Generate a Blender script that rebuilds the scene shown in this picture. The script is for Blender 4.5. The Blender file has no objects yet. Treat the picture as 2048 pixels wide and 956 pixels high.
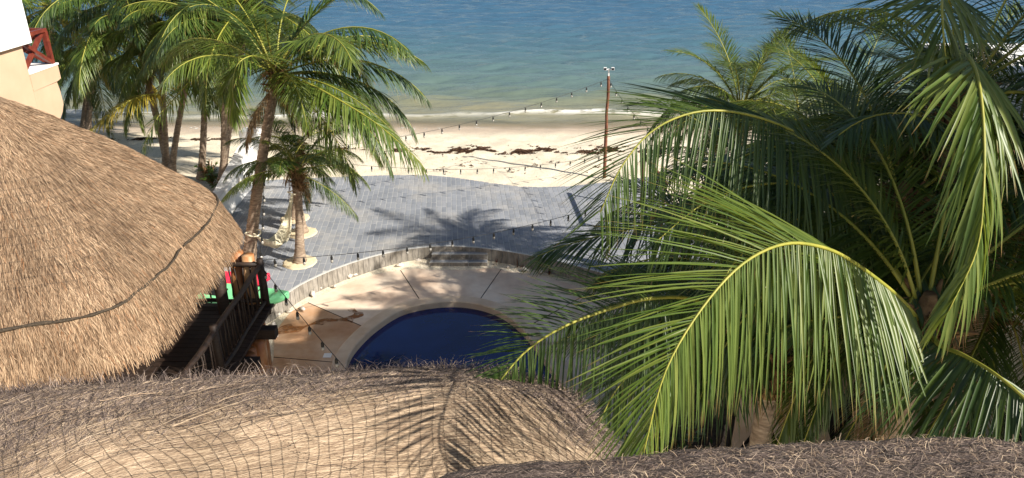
import bpy, math, random
import numpy as np
from mathutils import Matrix, Vector
random.seed(7); RNG = np.random.default_rng(11)
R_ = math.radians
scn = bpy.context.scene

# ------------------------------------------------------------------ camera
CAM = np.array([0.0, 0.0, 9.5]); TH = R_(24.0); FPX = 1520.0
cd = bpy.data.cameras.new('camera'); cam = bpy.data.objects.new('camera', cd)
scn.collection.objects.link(cam); scn.camera = cam
cam.location = CAM; cam.rotation_euler = (R_(90) - TH, 0, 0)
cd.sensor_width = 36; cd.lens = 36 * FPX / 2048; cd.clip_start = 0.1; cd.clip_end = 12000
# ------------------------------------------------------------------ sky, sun, exposure
SUN_EL = R_(35); SUN_DIR = np.array([0.88, -0.475, 0]); SUN_DIR /= np.linalg.norm(SUN_DIR)
w = bpy.data.worlds.new('World'); scn.world = w; w.use_nodes = True
nt = w.node_tree; nt.nodes.clear()
sky = nt.nodes.new('ShaderNodeTexSky'); sky.sky_type = 'NISHITA'; sky.sun_disc = False
sky.sun_elevation = SUN_EL; sky.sun_rotation = math.atan2(SUN_DIR[0], SUN_DIR[1])
bg = nt.nodes.new('ShaderNodeBackground'); bg.inputs[1].default_value = 0.062
wo = nt.nodes.new('ShaderNodeOutputWorld'); nt.links.new(sky.outputs[0], bg.inputs[0]); nt.links.new(bg.outputs[0], wo.inputs[0])
sl = bpy.data.lights.new('sun', 'SUN'); sl.energy = 5.0; sl.angle = R_(0.53); sl.color = (1, 0.93, 0.82)
so = bpy.data.objects.new('sun', sl); scn.collection.objects.link(so)
sv = Vector((SUN_DIR[0] * math.cos(SUN_EL), SUN_DIR[1] * math.cos(SUN_EL), math.sin(SUN_EL)))
so.rotation_euler = sv.to_track_quat('Z', 'Y').to_euler(); so.location = sv * 50
vs = scn.view_settings; vs.view_transform = 'Standard'; vs.look = 'None'; vs.gamma = 1; vs.use_curve_mapping = False
vs.exposure = 0.85

# ------------------------------------------------------------------ helpers
_F = np.array([0, math.cos(TH), -math.sin(TH)]); _U = np.array([0, math.sin(TH), math.cos(TH)]); _X = np.array([1.0, 0, 0])
def ray(x, y): return _F + _X * (x - 1024) / FPX - _U * (y - 478) / FPX
def G(x, y, z=0.0):                      # a point of the place at height z
    d = ray(x, y); return CAM + d * ((z - CAM[2]) / d[2])
def P(x, y, dep): return CAM + ray(x, y) * dep
def PX(x, y, X): d = ray(x, y); return CAM + d * (X / d[0])
def PY(x, y, Y): d = ray(x, y); return CAM + d * (Y / d[1])

def link(o, parent=None):
    scn.collection.objects.link(o)
    if parent is not None: o.parent = parent
    return o
def tag(o, label=None, cat=None, group=None, kind=None):
    if label: o['label'] = label
    if cat: o['category'] = cat
    if group: o['group'] = group
    if kind: o['kind'] = kind
    return o
def empty(name, loc, rz=0.0):
    o = bpy.data.objects.new(name, None); o.location = tuple(loc); o.rotation_euler = (0, 0, rz); o.empty_display_size = 0.2
    return link(o)
def mesh(name, V, Fc, smooth=False):
    me = bpy.data.meshes.new(name)
    me.from_pydata([tuple(v) for v in V], [], [tuple(f) for f in Fc])
    if smooth:
        me.polygons.foreach_set('use_smooth', [True] * len(me.polygons))
    me.update(); return me
def np_mesh(name, V, Q, smooth=False):   # numpy verts (N,3), quads (M,4)
    me = bpy.data.meshes.new(name)
    V = np.asarray(V, np.float32); Q = np.asarray(Q, np.int32)
    me.vertices.add(len(V)); me.vertices.foreach_set('co', V.ravel())
    k = Q.shape[1]
    me.loops.add(Q.size); me.loops.foreach_set('vertex_index', Q.ravel())
    me.polygons.add(len(Q)); me.polygons.foreach_set('loop_start', np.arange(0, Q.size, k, dtype=np.int32))
    me.update(calc_edges=True)
    if smooth: me.polygons.foreach_set('use_smooth', np.ones(len(Q), bool))
    return me
def obj(name, me, mat=None, parent=None, world=False):
    o = bpy.data.objects.new(name, me)
    if mat is not None and len(me.materials) == 0: me.materials.append(mat)
    link(o, parent)
    if world and parent is not None:     # mesh in world coordinates under a placed Empty
        o.matrix_parent_inverse = (Matrix.Translation(parent.location) @ Matrix.Rotation(parent.rotation_euler.z, 4, 'Z')).inverted()
    return o
class MB:                                # a small mesh collector
    def __init__(s): s.V = []; s.F = []
    def add(s, V, F):
        n = len(s.V); s.V += [tuple(v) for v in V]; s.F += [tuple(i + n for i in f) for f in F]
    def box(s, a, b):
        x0, y0, z0 = a; x1, y1, z1 = b
        s.add([(x0, y0, z0), (x1, y0, z0), (x1, y1, z0), (x0, y1, z0), (x0, y0, z1), (x1, y0, z1), (x1, y1, z1), (x0, y1, z1)],
              [(0, 3, 2, 1), (4, 5, 6, 7), (0, 1, 5, 4), (1, 2, 6, 5), (2, 3, 7, 6), (3, 0, 4, 7)])
    def tube(s, pts, rad, n=6, cap=True, jit=0.0):
        pts = [np.asarray(p, float) for p in pts]; m = len(pts)
        if not hasattr(rad, '__len__'): rad = [rad] * m
        V = []; ref = None
        for i in range(m):
            t = pts[min(i + 1, m - 1)] - pts[max(i - 1, 0)]; t = t / (np.linalg.norm(t) + 1e-9)
            if ref is None: ref = np.array([0, 0, 1.0]) if abs(t[2]) < 0.9 else np.array([1.0, 0, 0])
            a = ref - t * (ref @ t); a /= np.linalg.norm(a) + 1e-9; ref = a; b = np.cross(t, a)
            for k in range(n):
                q = 2 * math.pi * k / n; r = rad[i] * (1 + (random.uniform(-jit, jit) if jit else 0))
                V.append(pts[i] + (a * math.cos(q) + b * math.sin(q)) * r)
        F = [(i * n + k, i * n + (k + 1) % n, (i + 1) * n + (k + 1) % n, (i + 1) * n + k) for i in range(m - 1) for k in range(n)]
        if cap: F += [tuple(range(n - 1, -1, -1)), tuple((m - 1) * n + k for k in range(n))]
        s.add(V, F)
    def beam(s, a, b, w, h, up=(0, 0, 1)):   # rectangular bar between two points
        a = np.asarray(a, float); b = np.asarray(b, float); t = b - a; t /= np.linalg.norm(t)
        u = np.asarray(up, float); u = u - t * (u @ t); u /= np.linalg.norm(u); sd = np.cross(t, u)
        c = [(-1, -1), (1, -1), (1, 1), (-1, 1)]
        s.add([p + sd * (x * w / 2) + u * (y * h / 2) for p in (a, b) for x, y in c],
              [(0, 3, 2, 1), (4, 5, 6, 7), (0, 1, 5, 4), (1, 2, 6, 5), (2, 3, 7, 6), (3, 0, 4, 7)])
    def prism(s, poly, z0, z1):              # vertical prism over a plan outline
        n = len(poly); V = [(p[0], p[1], z0) for p in poly] + [(p[0], p[1], z1) for p in poly]
        F = [tuple(range(n - 1, -1, -1)), tuple(range(n, 2 * n))] + [(i, (i + 1) % n, n + (i + 1) % n, n + i) for i in range(n)]
        s.add(V, F)
    def build(s, name, mat, parent=None, smooth=False, world=True):
        return obj(name, mesh(name, s.V, s.F, smooth), mat, parent, world)
def bez(pts, n):                          # Catmull-Rom resampling
    p = [np.asarray(q, float) for q in pts]; p = [2 * p[0] - p[1]] + p + [2 * p[-1] - p[-2]]
    out = []; m = len(p) - 3
    for k in range(n):
        t = k / (n - 1) * m; i = min(int(t), m - 1); t -= i; a, b, c, d = p[i:i + 4]
        out.append(0.5 * (2 * b + (c - a) * t + (2 * a - 5 * b + 4 * c - d) * t * t + (3 * b - a - 3 * c + d) * t ** 3))
    return np.array(out)
def inside(poly, x, y):
    c = np.zeros(np.shape(x), bool); n = len(poly); j = n - 1
    for i in range(n):
        xi, yi = poly[i][:2]; xj, yj = poly[j][:2]
        c ^= ((yi > y) != (yj > y)) & (x < (xj - xi) * (y - yi) / (yj - yi + 1e-12) + xi); j = i
    return c
def offset(poly, d):                      # offset a plan curve to its left
    p = np.asarray(poly, float)[:, :2]; t = np.gradient(p, axis=0); t /= np.linalg.norm(t, axis=1)[:, None]
    return p + np.c_[-t[:, 1], t[:, 0]] * d

# ------------------------------------------------------------------ materials
def material(name, rough=0.8, spec=0.3):
    m = bpy.data.materials.new(name); m.use_nodes = True; t = m.node_tree
    b = t.nodes['Principled BSDF']; b.inputs['Roughness'].default_value = rough; b.inputs['Specular IOR Level'].default_value = spec
    return m, t, b
def ramp(t, stops, src=None):
    r = t.nodes.new('ShaderNodeValToRGB'); e = r.color_ramp.elements
    while len(e) < len(stops): e.new(0.5)
    for k, (p, c) in enumerate(stops): e[k].position = p; e[k].color = (c[0], c[1], c[2], 1)
    if src is not None: t.links.new(src, r.inputs[0])
    return r
def noise(t, scale, detail=4, coord='Object', stretch=None, rough=0.55):
    n = t.nodes.new('ShaderNodeTexNoise'); n.inputs['Scale'].default_value = scale; n.inputs['Detail'].default_value = detail
    n.inputs['Roughness'].default_value = rough
    c = t.nodes.new('ShaderNodeTexCoord')
    if stretch:
        mp = t.nodes.new('ShaderNodeMapping'); mp.inputs['Scale'].default_value = stretch
        t.links.new(c.outputs[coord], mp.inputs[0]); t.links.new(mp.outputs[0], n.inputs['Vector'])
    else: t.links.new(c.outputs[coord], n.inputs['Vector'])
    return n
def mixc(t, a, b, fac, mode='MIX'):
    n = t.nodes.new('ShaderNodeMix'); n.data_type = 'RGBA'; n.blend_type = mode
    for s, v in ((0, fac), (6, a), (7, b)):
        if hasattr(v, 'is_output'): t.links.new(v, n.inputs[s])
        else: n.inputs[s].default_value = v if s == 0 else (*v, 1)
    return n.outputs[2]
def bump(t, b, src, strength=0.3, dist=0.02):
    n = t.nodes.new('ShaderNodeBump'); n.inputs['Strength'].default_value = strength; n.inputs['Distance'].default_value = dist
    t.links.new(src, n.inputs['Height']); t.links.new(n.outputs[0], b.inputs['Normal']); return n
def noisy(name, stops, scale, rough=0.8, spec=0.3, bs=0.3, bd=0.02, stretch=None, detail=5, bscale=None):
    m, t, b = material(name, rough, spec); n = noise(t, scale, detail, stretch=stretch)
    r = ramp(t, stops, n.outputs[0]); t.links.new(r.outputs[0], b.inputs['Base Color'])
    if bs:
        n2 = n if bscale is None else noise(t, bscale, 4, stretch=stretch)
        bump(t, b, n2.outputs[0], bs, bd)
    return m
def rnd_per_piece(t):
    g = t.nodes.new('ShaderNodeNewGeometry'); o = t.nodes.new('ShaderNodeObjectInfo')
    a = t.nodes.new('ShaderNodeMath'); a.operation = 'ADD'; t.links.new(g.outputs['Random Per Island'], a.inputs[0]); t.links.new(o.outputs['Random'], a.inputs[1])
    f = t.nodes.new('ShaderNodeMath'); f.operation = 'FRACT'; t.links.new(a.outputs[0], f.inputs[0]); return f.outputs[0]
def pieces(name, stops, scale=6, rough=0.7, spec=0.3, amt=0.5, bs=0.25, bd=0.01, dark=(0.1, 0.1, 0.1), stretch=None):
    m, t, b = material(name, rough, spec)
    r = ramp(t, stops, rnd_per_piece(t)); n = noise(t, scale, 5, stretch=stretch)
    nr = ramp(t, [(0.3, (1 - amt,) * 3), (0.7, (1, 1, 1))], n.outputs[0])
    c = mixc(t, r.outputs[0], nr.outputs[0], 1.0, 'MULTIPLY'); t.links.new(c, b.inputs['Base Color'])
    if bs: bump(t, b, n.outputs[0], bs, bd)
    return m
def leaf_mat(name, c_dark, c_mid, c_light, trans, tfac=0.28, rough=0.44):
    m, t, b = material(name, rough, 0.6)
    r = ramp(t, [(0, c_dark), (0.5, c_mid), (1, c_light)], rnd_per_piece(t))
    n = noise(t, 3.0, 3); nr = ramp(t, [(0.3, (0.7, 0.72, 0.7)), (0.7, (1.15, 1.1, 1.0))], n.outputs[0])
    c = mixc(t, r.outputs[0], nr.outputs[0], 1.0, 'MULTIPLY')
    al_ = t.nodes.new('ShaderNodeAttribute'); al_.attribute_name = 'along'; q1 = t.nodes.new('ShaderNodeMapRange'); q1.inputs[1].default_value = 0.84; q1.inputs[2].default_value = 0.98; t.links.new(al_.outputs['Fac'], q1.inputs[0])
    q2 = ramp(t, [(0.35, (0, 0, 0)), (0.6, (1, 1, 1))], rnd_per_piece(t)); q3 = t.nodes.new('ShaderNodeMath'); q3.operation = 'MULTIPLY'; t.links.new(q1.outputs[0], q3.inputs[0]); t.links.new(q2.outputs[0], q3.inputs[1])
    c = mixc(t, c, (0.30, 0.16, 0.06), q3.outputs[0]); t.links.new(c, b.inputs['Base Color'])
    tr = t.nodes.new('ShaderNodeBsdfTranslucent')
    t.links.new(mixc(t, c, trans, 0.55), tr.inputs[0])
    mx = t.nodes.new('ShaderNodeMixShader'); mx.inputs[0].default_value = tfac
    out = t.nodes['Material Output']
    t.links.new(b.outputs[0], mx.inputs[1]); t.links.new(tr.outputs[0], mx.inputs[2]); t.links.new(mx.outputs[0], out.inputs[0])
    return m
M = {}
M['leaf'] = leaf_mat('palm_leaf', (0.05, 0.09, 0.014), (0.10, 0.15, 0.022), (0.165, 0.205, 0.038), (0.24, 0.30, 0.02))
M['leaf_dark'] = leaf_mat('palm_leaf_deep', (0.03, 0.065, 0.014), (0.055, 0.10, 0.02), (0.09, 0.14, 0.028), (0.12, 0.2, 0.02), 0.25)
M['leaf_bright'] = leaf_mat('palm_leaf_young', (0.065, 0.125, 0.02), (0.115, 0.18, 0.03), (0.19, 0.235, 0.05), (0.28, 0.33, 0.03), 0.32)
M['leaf_yellow'] = leaf_mat('palm_leaf_old', (0.20, 0.18, 0.025), (0.33, 0.27, 0.03), (0.42, 0.33, 0.05), (0.45, 0.36, 0.03), 0.34)
M['leaf_dead'] = leaf_mat('palm_leaf_dry', (0.16, 0.09, 0.04), (0.27, 0.17, 0.08), (0.38, 0.27, 0.14), (0.35, 0.2, 0.08), 0.2, 0.8)
M['rachis'] = noisy('palm_rachis', [(0.3, (0.20, 0.22, 0.03)), (0.7, (0.34, 0.31, 0.05))], 6, 0.5, 0.4, 0)
M['rachis_dead'] = noisy('palm_rachis_dry', [(0.3, (0.20, 0.12, 0.05)), (0.7, (0.34, 0.22, 0.11))], 6, 0.8, 0.2, 0)
M['trunk'] = noisy('palm_trunk_bark', [(0.25, (0.13, 0.095, 0.068)), (0.5, (0.28, 0.21, 0.155)), (0.75, (0.43, 0.345, 0.26))], 7, 0.9, 0.15, 0.6, 0.03, stretch=(1, 1, 3.2))
M['boot'] = noisy('palm_boot_fibre', [(0.3, (0.09, 0.05, 0.025)), (0.7, (0.26, 0.16, 0.08))], 12, 0.95, 0.1, 0.6, 0.03)
M['coconut'] = noisy('coconut_husk', [(0.3, (0.20, 0.24, 0.03)), (0.7, (0.36, 0.36, 0.06))], 5, 0.5, 0.4, 0)
M['sandpit'] = noisy('pit_sand', [(0.3, (0.55, 0.46, 0.30)), (0.7, (0.68, 0.58, 0.40))], 12, 0.95, 0.1, 0.5, 0.02)
M['paver'] = pieces('paver_stone', [(0, (0.215, 0.23, 0.26)), (0.35, (0.245, 0.26, 0.29)), (0.7, (0.265, 0.28, 0.31)), (1, (0.295, 0.305, 0.33))], 1.3, 0.8, 0.25, 0.22)
_t = M['paver'].node_tree; _b = _t.nodes['Principled BSDF']; _c = _b.inputs['Base Color'].links[0].from_socket
_n = noise(_t, 0.5, 8, rough=0.68); _g = _t.nodes.new('ShaderNodeNewGeometry'); _t.links.new(_g.outputs['Position'], _n.inputs['Vector'])
_r = ramp(_t, [(0.5, (0, 0, 0)), (0.72, (0.55,) * 3)], _n.outputs[0]); _t.links.new(mixc(_t, _c, (0.50, 0.45, 0.37), _r.outputs[0]), _b.inputs['Base Color'])
M['grout'] = noisy('pale_grout', [(0.3, (0.42, 0.42, 0.41)), (0.7, (0.50, 0.50, 0.48))], 9, 0.9, 0.1, 0.2)
M['walltile'] = pieces('wall_tile', [(0, (0.28, 0.25, 0.21)), (0.5, (0.33, 0.30, 0.26)), (1, (0.38, 0.345, 0.30))], 9, 0.75, 0.3, 0.5, stretch=(1.5, 1.5, 0.5))
M['rope'] = noisy('dark_rope', [(0.3, (0.03, 0.025, 0.02)), (0.7, (0.09, 0.07, 0.05))], 40, 0.9, 0.1, 0.5)
M['net'] = noisy('black_net', [(0.3, (0.025, 0.022, 0.02)), (0.7, (0.06, 0.05, 0.045))], 20, 0.8, 0.2, 0)
M['darkwood'] = noisy('dark_timber', [(0.3, (0.013, 0.009, 0.007)), (0.7, (0.042, 0.024, 0.016))], 8, 0.6, 0.4, 0.4, 0.01, stretch=(1, 1, 4))
M['redwood'] = noisy('red_timber', [(0.3, (0.10, 0.018, 0.012)), (0.7, (0.20, 0.04, 0.022))], 8, 0.45, 0.5, 0.3, 0.01)
M['log'] = noisy('varnished_log', [(0.25, (0.16, 0.055, 0.02)), (0.5, (0.36, 0.14, 0.045)), (0.78, (0.62, 0.42, 0.24))], 3.5, 0.45, 0.5, 0.4, 0.02, stretch=(1, 1, 0.35))
M['bulbglass'], _t, _b = material('bulb_glass', 0.1, 0.6); _b.inputs['Base Color'].default_value = (0.36, 0.34, 0.30, 1)
M['black'], _t, _b = material('black_plastic', 0.5, 0.4); _b.inputs['Base Color'].default_value = (0.015, 0.015, 0.015, 1)
M['whitemetal'], _t, _b = material('white_housing', 0.4, 0.5); _b.inputs['Base Color'].default_value = (0.75, 0.75, 0.74, 1)
M['lens'], _t, _b = material('dark_lens', 0.1, 0.6); _b.inputs['Base Color'].default_value = (0.02, 0.02, 0.025, 1)
M['pole'] = noisy('peeled_pole', [(0.3, (0.11, 0.04, 0.022)), (0.7, (0.20, 0.08, 0.045))], 5, 0.7, 0.3, 0.4, 0.01)
M['white'] = noisy('white_render', [(0.3, (0.76, 0.75, 0.73)), (0.7, (0.84, 0.83, 0.81))], 3, 0.85, 0.2, 0.2, 0.01, bscale=30)
M['peach'] = noisy('peach_render', [(0.3, (0.50, 0.345, 0.235)), (0.7, (0.56, 0.395, 0.275))], 1.6, 0.9, 0.2, 0.25, 0.01, bscale=40)
M['panel'] = noisy('beige_panel', [(0.3, (0.28, 0.21, 0.16)), (0.7, (0.38, 0.30, 0.235))], 3, 0.85, 0.2, 0.2, 0.01)
M['void'] = noisy('dark_screen', [(0.3, (0.012, 0.011, 0.01)), (0.7, (0.03, 0.027, 0.025))], 5, 0.9, 0.1, 0)
M['green'], _t, _b = material('green_polyethylene', 0.42, 0.45); _b.inputs['Base Color'].default_value = (0.20, 0.62, 0.30, 1)
M['red'], _t, _b = material('red_polyethylene', 0.42, 0.45); _b.inputs['Base Color'].default_value = (0.72, 0.03, 0.07, 1)
M['cotton'] = noisy('cotton_mesh', [(0.3, (0.66, 0.60, 0.43)), (0.7, (0.78, 0.72, 0.54))], 30, 0.95, 0.1, 0.6, 0.02)
M['shell'] = noisy('conch_shell', [(0.3, (0.42, 0.36, 0.30)), (0.7, (0.74, 0.69, 0.62))], 10, 0.7, 0.3, 0.5, 0.02)
M['weed'] = pieces('seaweed', [(0, (0.035, 0.018, 0.012)), (0.6, (0.10, 0.055, 0.035)), (1, (0.20, 0.12, 0.07))], 8, 0.9, 0.1)
M['bromeliad'] = pieces('spiky_leaf', [(0, (0.09, 0.02, 0.02)), (0.6, (0.20, 0.05, 0.04)), (1, (0.10, 0.11, 0.03))], 8, 0.6, 0.3, 0.3)
M['shrub'] = leaf_mat('shrub_leaf', (0.03, 0.08, 0.012), (0.07, 0.14, 0.02), (0.13, 0.20, 0.03), (0.2, 0.3, 0.02), 0.25)
def thatch_mat(name, stops, dark):
    m, t, b = material(name, 0.85, 0.2)
    r = ramp(t, stops, rnd_per_piece(t)); n = noise(t, 1.3, 6, rough=0.7)
    nr = ramp(t, [(0.32, dark), (0.62, (1.05, 1.02, 1.0))], n.outputs[0])
    c = mixc(t, r.outputs[0], nr.outputs[0], 1.0, 'MULTIPLY'); t.links.new(c, b.inputs['Base Color']); return m
M['strawB'] = thatch_mat('cone_straw', [(0, (0.10, 0.065, 0.042)), (0.25, (0.25, 0.165, 0.10)), (0.6, (0.39, 0.275, 0.175)), (0.93, (0.52, 0.39, 0.26)), (1, (0.34, 0.17, 0.08))], (0.62, 0.58, 0.56))
M['strawA'] = thatch_mat('net_straw', [(0, (0.18, 0.125, 0.09)), (0.35, (0.35, 0.26, 0.18)), (0.7, (0.49, 0.38, 0.265)), (1, (0.62, 0.50, 0.36))], (0.72, 0.68, 0.64))
M['strawG'] = thatch_mat('weathered_shade_straw', [(0, (0.06, 0.045, 0.04)), (0.4, (0.15, 0.115, 0.10)), (0.8, (0.27, 0.215, 0.185)), (1, (0.56, 0.44, 0.33))], (0.7, 0.68, 0.68))  # grey of the nearest roof; also painted shade on the netted roof
M['thatchB'] = noisy('cone_thatch_bed', [(0.3, (0.13, 0.085, 0.055)), (0.7, (0.25, 0.175, 0.115))], 18, 0.95, 0.1, 0.8, 0.03)
M['thatchA'] = noisy('net_thatch_bed', [(0.3, (0.19, 0.135, 0.095)), (0.7, (0.35, 0.265, 0.18))], 18, 0.95, 0.1, 0.8, 0.03)
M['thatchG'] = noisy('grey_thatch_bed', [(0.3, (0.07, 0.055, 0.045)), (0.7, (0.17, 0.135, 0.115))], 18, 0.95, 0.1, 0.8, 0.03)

# ------------------------------------------------------------------ outlines of the place (plan)
pool = bez([G(x, y)[:2] for x, y in [(760, 860), (715, 805), (694, 760), (692, 738), (698, 715), (713, 691), (747, 657), (795, 625), (840, 611), (893, 604.5), (940, 607), (981, 617), (1015, 634), (1045, 660), (1068, 688), (1091, 722), (1128, 775), (1165, 830), (1190, 900), (1150, 960)]], 90)
outer = bez([G(x, y)[:2] for x, y in [(505, 840), (534, 754), (547, 715), (549, 673), (559, 652), (584, 623), (614, 606), (655, 585), (700, 564), (760, 547), (805, 540), (860, 534), (920, 533), (975, 533.5), (1010, 541), (1060, 549), (1120, 562), (1200, 590), (1300, 640), (1400, 720), (1440, 850)]], 120)
ZT = 0.42                                   # terrace level
near_px = [(380, 700), (470, 655), (512, 626), (540, 609), (565, 592), (600, 569), (650, 545), (700, 526), (750, 511), (800, 500), (850, 493.5), (893, 491.5), (950, 494), (1000, 500), (1050, 508), (1100, 518), (1150, 530), (1220, 550), (1320, 585), (1450, 650)]
far_px = [(330, 372), (430, 364), (530, 360), (600, 357), (700, 352.5), (750, 351), (800, 350), (850, 350), (900, 354), (950, 361), (1000, 368), (1040, 372.5), (1080, 374), (1120, 373), (1170, 369), (1230, 362), (1320, 352), (1450, 345), (1700, 340)]
near = bez([G(x, y, ZT)[:2] for x, y in near_px], 160); far = bez([G(x, y, ZT)[:2] for x, y in far_px], 160)

# ------------------------------------------------------------------ ground
def ground_z(x, y):
    z = np.interp(y, [-400, 19, 21, 25, 29, 32, 34.6, 38, 46, 70], [0.0, 0.0, 0.2, 0.36, 0.33, 0.16, -0.10, -0.35, -0.9, -4.0])
    lft = np.clip((-9.3 - x) / 1.5, 0, 1); z = np.where(y < 30, z * (1 - lft) + lft * np.minimum(0.42, np.maximum(z, 0.3)), z)
    b = 0.035 * np.sin(x * 1.7 + 2 * np.sin(y * 0.9)) * np.sin(y * 2.1 + 1.3 * np.sin(x * 0.7)) + 0.02 * np.sin(x * 4.1 + y * 2.7) * np.sin(y * 5.3 - x)
    return z + b * np.where(y > 25, np.clip((36 - y) / 5, 0.1, 1), 0.35)
gx = np.concatenate([[-900, -300, -120, -60], np.arange(-36, 24, 0.16), [30, 60, 120, 300, 900]])
gy = np.concatenate([[-400, -120, -40, -10], np.arange(4, 46, 0.16), [50, 60, 75]])
XX, YY = np.meshgrid(gx, gy); ZZ = ground_z(XX, YY)
deck_in = np.vstack([offset(outer, -0.25), [[2.5, 8.0], [-4.5, 8.0]]])
ZZ = np.where(inside(deck_in, XX, YY), -2.6, ZZ - 0.03)
n1, n0 = XX.shape
idx = np.arange(n1 * n0).reshape(n1, n0)
Q = np.stack([idx[:-1, :-1], idx[:-1, 1:], idx[1:, 1:], idx[1:, :-1]], -1).reshape(-1, 4)
gm, t, b = material('beach_sand', 0.95, 0.15)
n = noise(t, 2.2, 8, rough=0.65); n2 = noise(t, 26, 4)
dry = ramp(t, [(0.3, (0.60, 0.52, 0.39)), (0.55, (0.72, 0.64, 0.50)), (0.75, (0.78, 0.71, 0.57))], n.outputs[0])
geo = t.nodes.new('ShaderNodeNewGeometry'); sep = t.nodes.new('ShaderNodeSeparateXYZ'); t.links.new(geo.outputs['Position'], sep.inputs[0])
ad = t.nodes.new('ShaderNodeMath'); ad.operation = 'MULTIPLY_ADD'; t.links.new(n.outputs[0], ad.inputs[0]); ad.inputs[1].default_value = 1.6; t.links.new(sep.outputs[1], ad.inputs[2])
mr = t.nodes.new('ShaderNodeMapRange'); mr.inputs[1].default_value = 33.0; mr.inputs[2].default_value = 34.2; t.links.new(ad.outputs[0], mr.inputs[0])
c = mixc(t, dry.outputs[0], (0.53, 0.42, 0.31), mr.outputs[0])
spk = ramp(t, [(0.36, (0.62, 0.6, 0.56)), (0.5, (1, 1, 1))], n2.outputs[0]); c = mixc(t, c, spk.outputs[0], 0.8, 'MULTIPLY')
t.links.new(c, b.inputs['Base Color']); mr2 = t.nodes.new('ShaderNodeMapRange'); t.links.new(mr.outputs[0], mr2.inputs[0]); mr2.inputs[3].default_value = 0.95; mr2.inputs[4].default_value = 0.35
t.links.new(mr2.outputs[0], b.inputs['Roughness']); bump(t, b, n2.outputs[0], 0.5, 0.03)
tag(obj('sand_ground', np_mesh('sand_ground', np.c_[XX.ravel(), YY.ravel(), ZZ.ravel()], Q, True), gm), kind='structure')

# ------------------------------------------------------------------ sea
sy = np.concatenate([33 + (np.linspace(0, 1, 620) ** 1.7) * 150, [300, 700, 2000, 8000]])
su = np.linspace(-1, 1, 520)
SX = su[None, :] * (24 + 0.95 * sy[:, None]); SY = np.repeat(sy[:, None], len(su), 1)
H = np.zeros_like(SX)
for k in range(46):
    wl = 0.75 * 1.042 ** k * (0.9 + 0.2 * RNG.random()); a = R_(RNG.normal(-82, 17)); kx, ky = math.cos(a) * 2 * math.pi / wl, math.sin(a) * 2 * math.pi / wl
    amp = 0.0082 * min(wl, 2.2)
    H += amp * np.sin(kx * SX + ky * SY + RNG.random() * 6.28 + 0.6 * np.sin(SX * 0.13 + k) + 0.5 * np.sin(SY * 0.21 + 2 * k))
fade = np.clip((SY - 34.5) / 5, 0.08, 1) * np.clip((170 - SY) / 60, 0, 1)
shore = 0.35 * np.sin(SX * 0.22 + 1) + 0.18 * np.sin(SX * 0.61 + 0.4) + 0.1 * np.sin(SX * 1.7)
brk1 = np.exp(-((SY - 36.3 - shore) / 0.33) ** 2) * 0.17 * (0.65 + 0.35 * np.sin(SX * 0.5))
brk = brk1 + np.exp(-((SY - 40.2 - 2 * shore) / 0.7) ** 2) * 0.08
SZ = -0.06 + H * fade + brk
n1, n0 = SX.shape; idx = np.arange(n1 * n0).reshape(n1, n0)
Q = np.stack([idx[:-1, :-1], idx[:-1, 1:], idx[1:, 1:], idx[1:, :-1]], -1).reshape(-1, 4)
sme = np_mesh('sea', np.c_[SX.ravel(), SY.ravel(), SZ.ravel()], Q, True)
at = sme.attributes.new('depth', 'FLOAT', 'POINT'); dep = (SZ - ground_z(SX, SY) + 0.03 + 0.04 * shore); at.data.foreach_set('value', dep.ravel().astype(np.float32))
at = sme.attributes.new('crest', 'FLOAT', 'POINT'); at.data.foreach_set('value', (brk1 * 6).ravel().astype(np.float32))
wm, t, b = material('sea_water', 0.12, 0.5)
geo = t.nodes.new('ShaderNodeNewGeometry'); sep = t.nodes.new('ShaderNodeSeparateXYZ'); t.links.new(geo.outputs['Position'], sep.inputs[0])
nb = noise(t, 0.055, 4, stretch=(0.35, 1.0, 1)); 
ma = t.nodes.new('ShaderNodeMath'); ma.operation = 'MULTIPLY_ADD'; t.links.new(nb.outputs[0], ma.inputs[0]); ma.inputs[1].default_value = 16; t.links.new(sep.outputs[1], ma.inputs[2])
mr = t.nodes.new('ShaderNodeMapRange'); mr.inputs[1].default_value = 42; mr.inputs[2].default_value = 112; t.links.new(ma.outputs[0], mr.inputs[0])
wr = ramp(t, [(0.0, (0.34, 0.28, 0.16)), (0.03, (0.24, 0.22, 0.135)), (0.075, (0.13, 0.165, 0.125)), (0.15, (0.10, 0.155, 0.145)), (0.28, (0.065, 0.13, 0.16)), (0.5, (0.045, 0.11, 0.175)), (1.0, (0.04, 0.10, 0.18))], mr.outputs[0])
ac = t.nodes.new('ShaderNodeAttribute'); ac.attribute_name = 'crest'; nf = noise(t, 2.3, 7, stretch=(0.55, 1.3, 1), rough=0.7)
fm = t.nodes.new('ShaderNodeMath'); fm.operation = 'MULTIPLY'; t.links.new(ac.outputs['Fac'], fm.inputs[0]); fr = ramp(t, [(0.38, (0, 0, 0)), (0.5, (1, 1, 1))], nf.outputs[0]); t.links.new(fr.outputs[0], fm.inputs[1])
adp = t.nodes.new('ShaderNodeAttribute'); adp.attribute_name = 'depth'
ed = t.nodes.new('ShaderNodeMapRange'); ed.inputs[1].default_value = 0.05; ed.inputs[2].default_value = 0.012; t.links.new(adp.outputs['Fac'], ed.inputs[0])
nf2 = noise(t, 5, 6, rough=0.7); fr2 = ramp(t, [(0.52, (0, 0, 0)), (0.64, (1, 1, 1))], nf2.outputs[0])
e2 = t.nodes.new('ShaderNodeMath'); e2.operation = 'MULTIPLY'; t.links.new(ed.outputs[0], e2.inputs[0]); t.links.new(fr2.outputs[0], e2.inputs[1])
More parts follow.
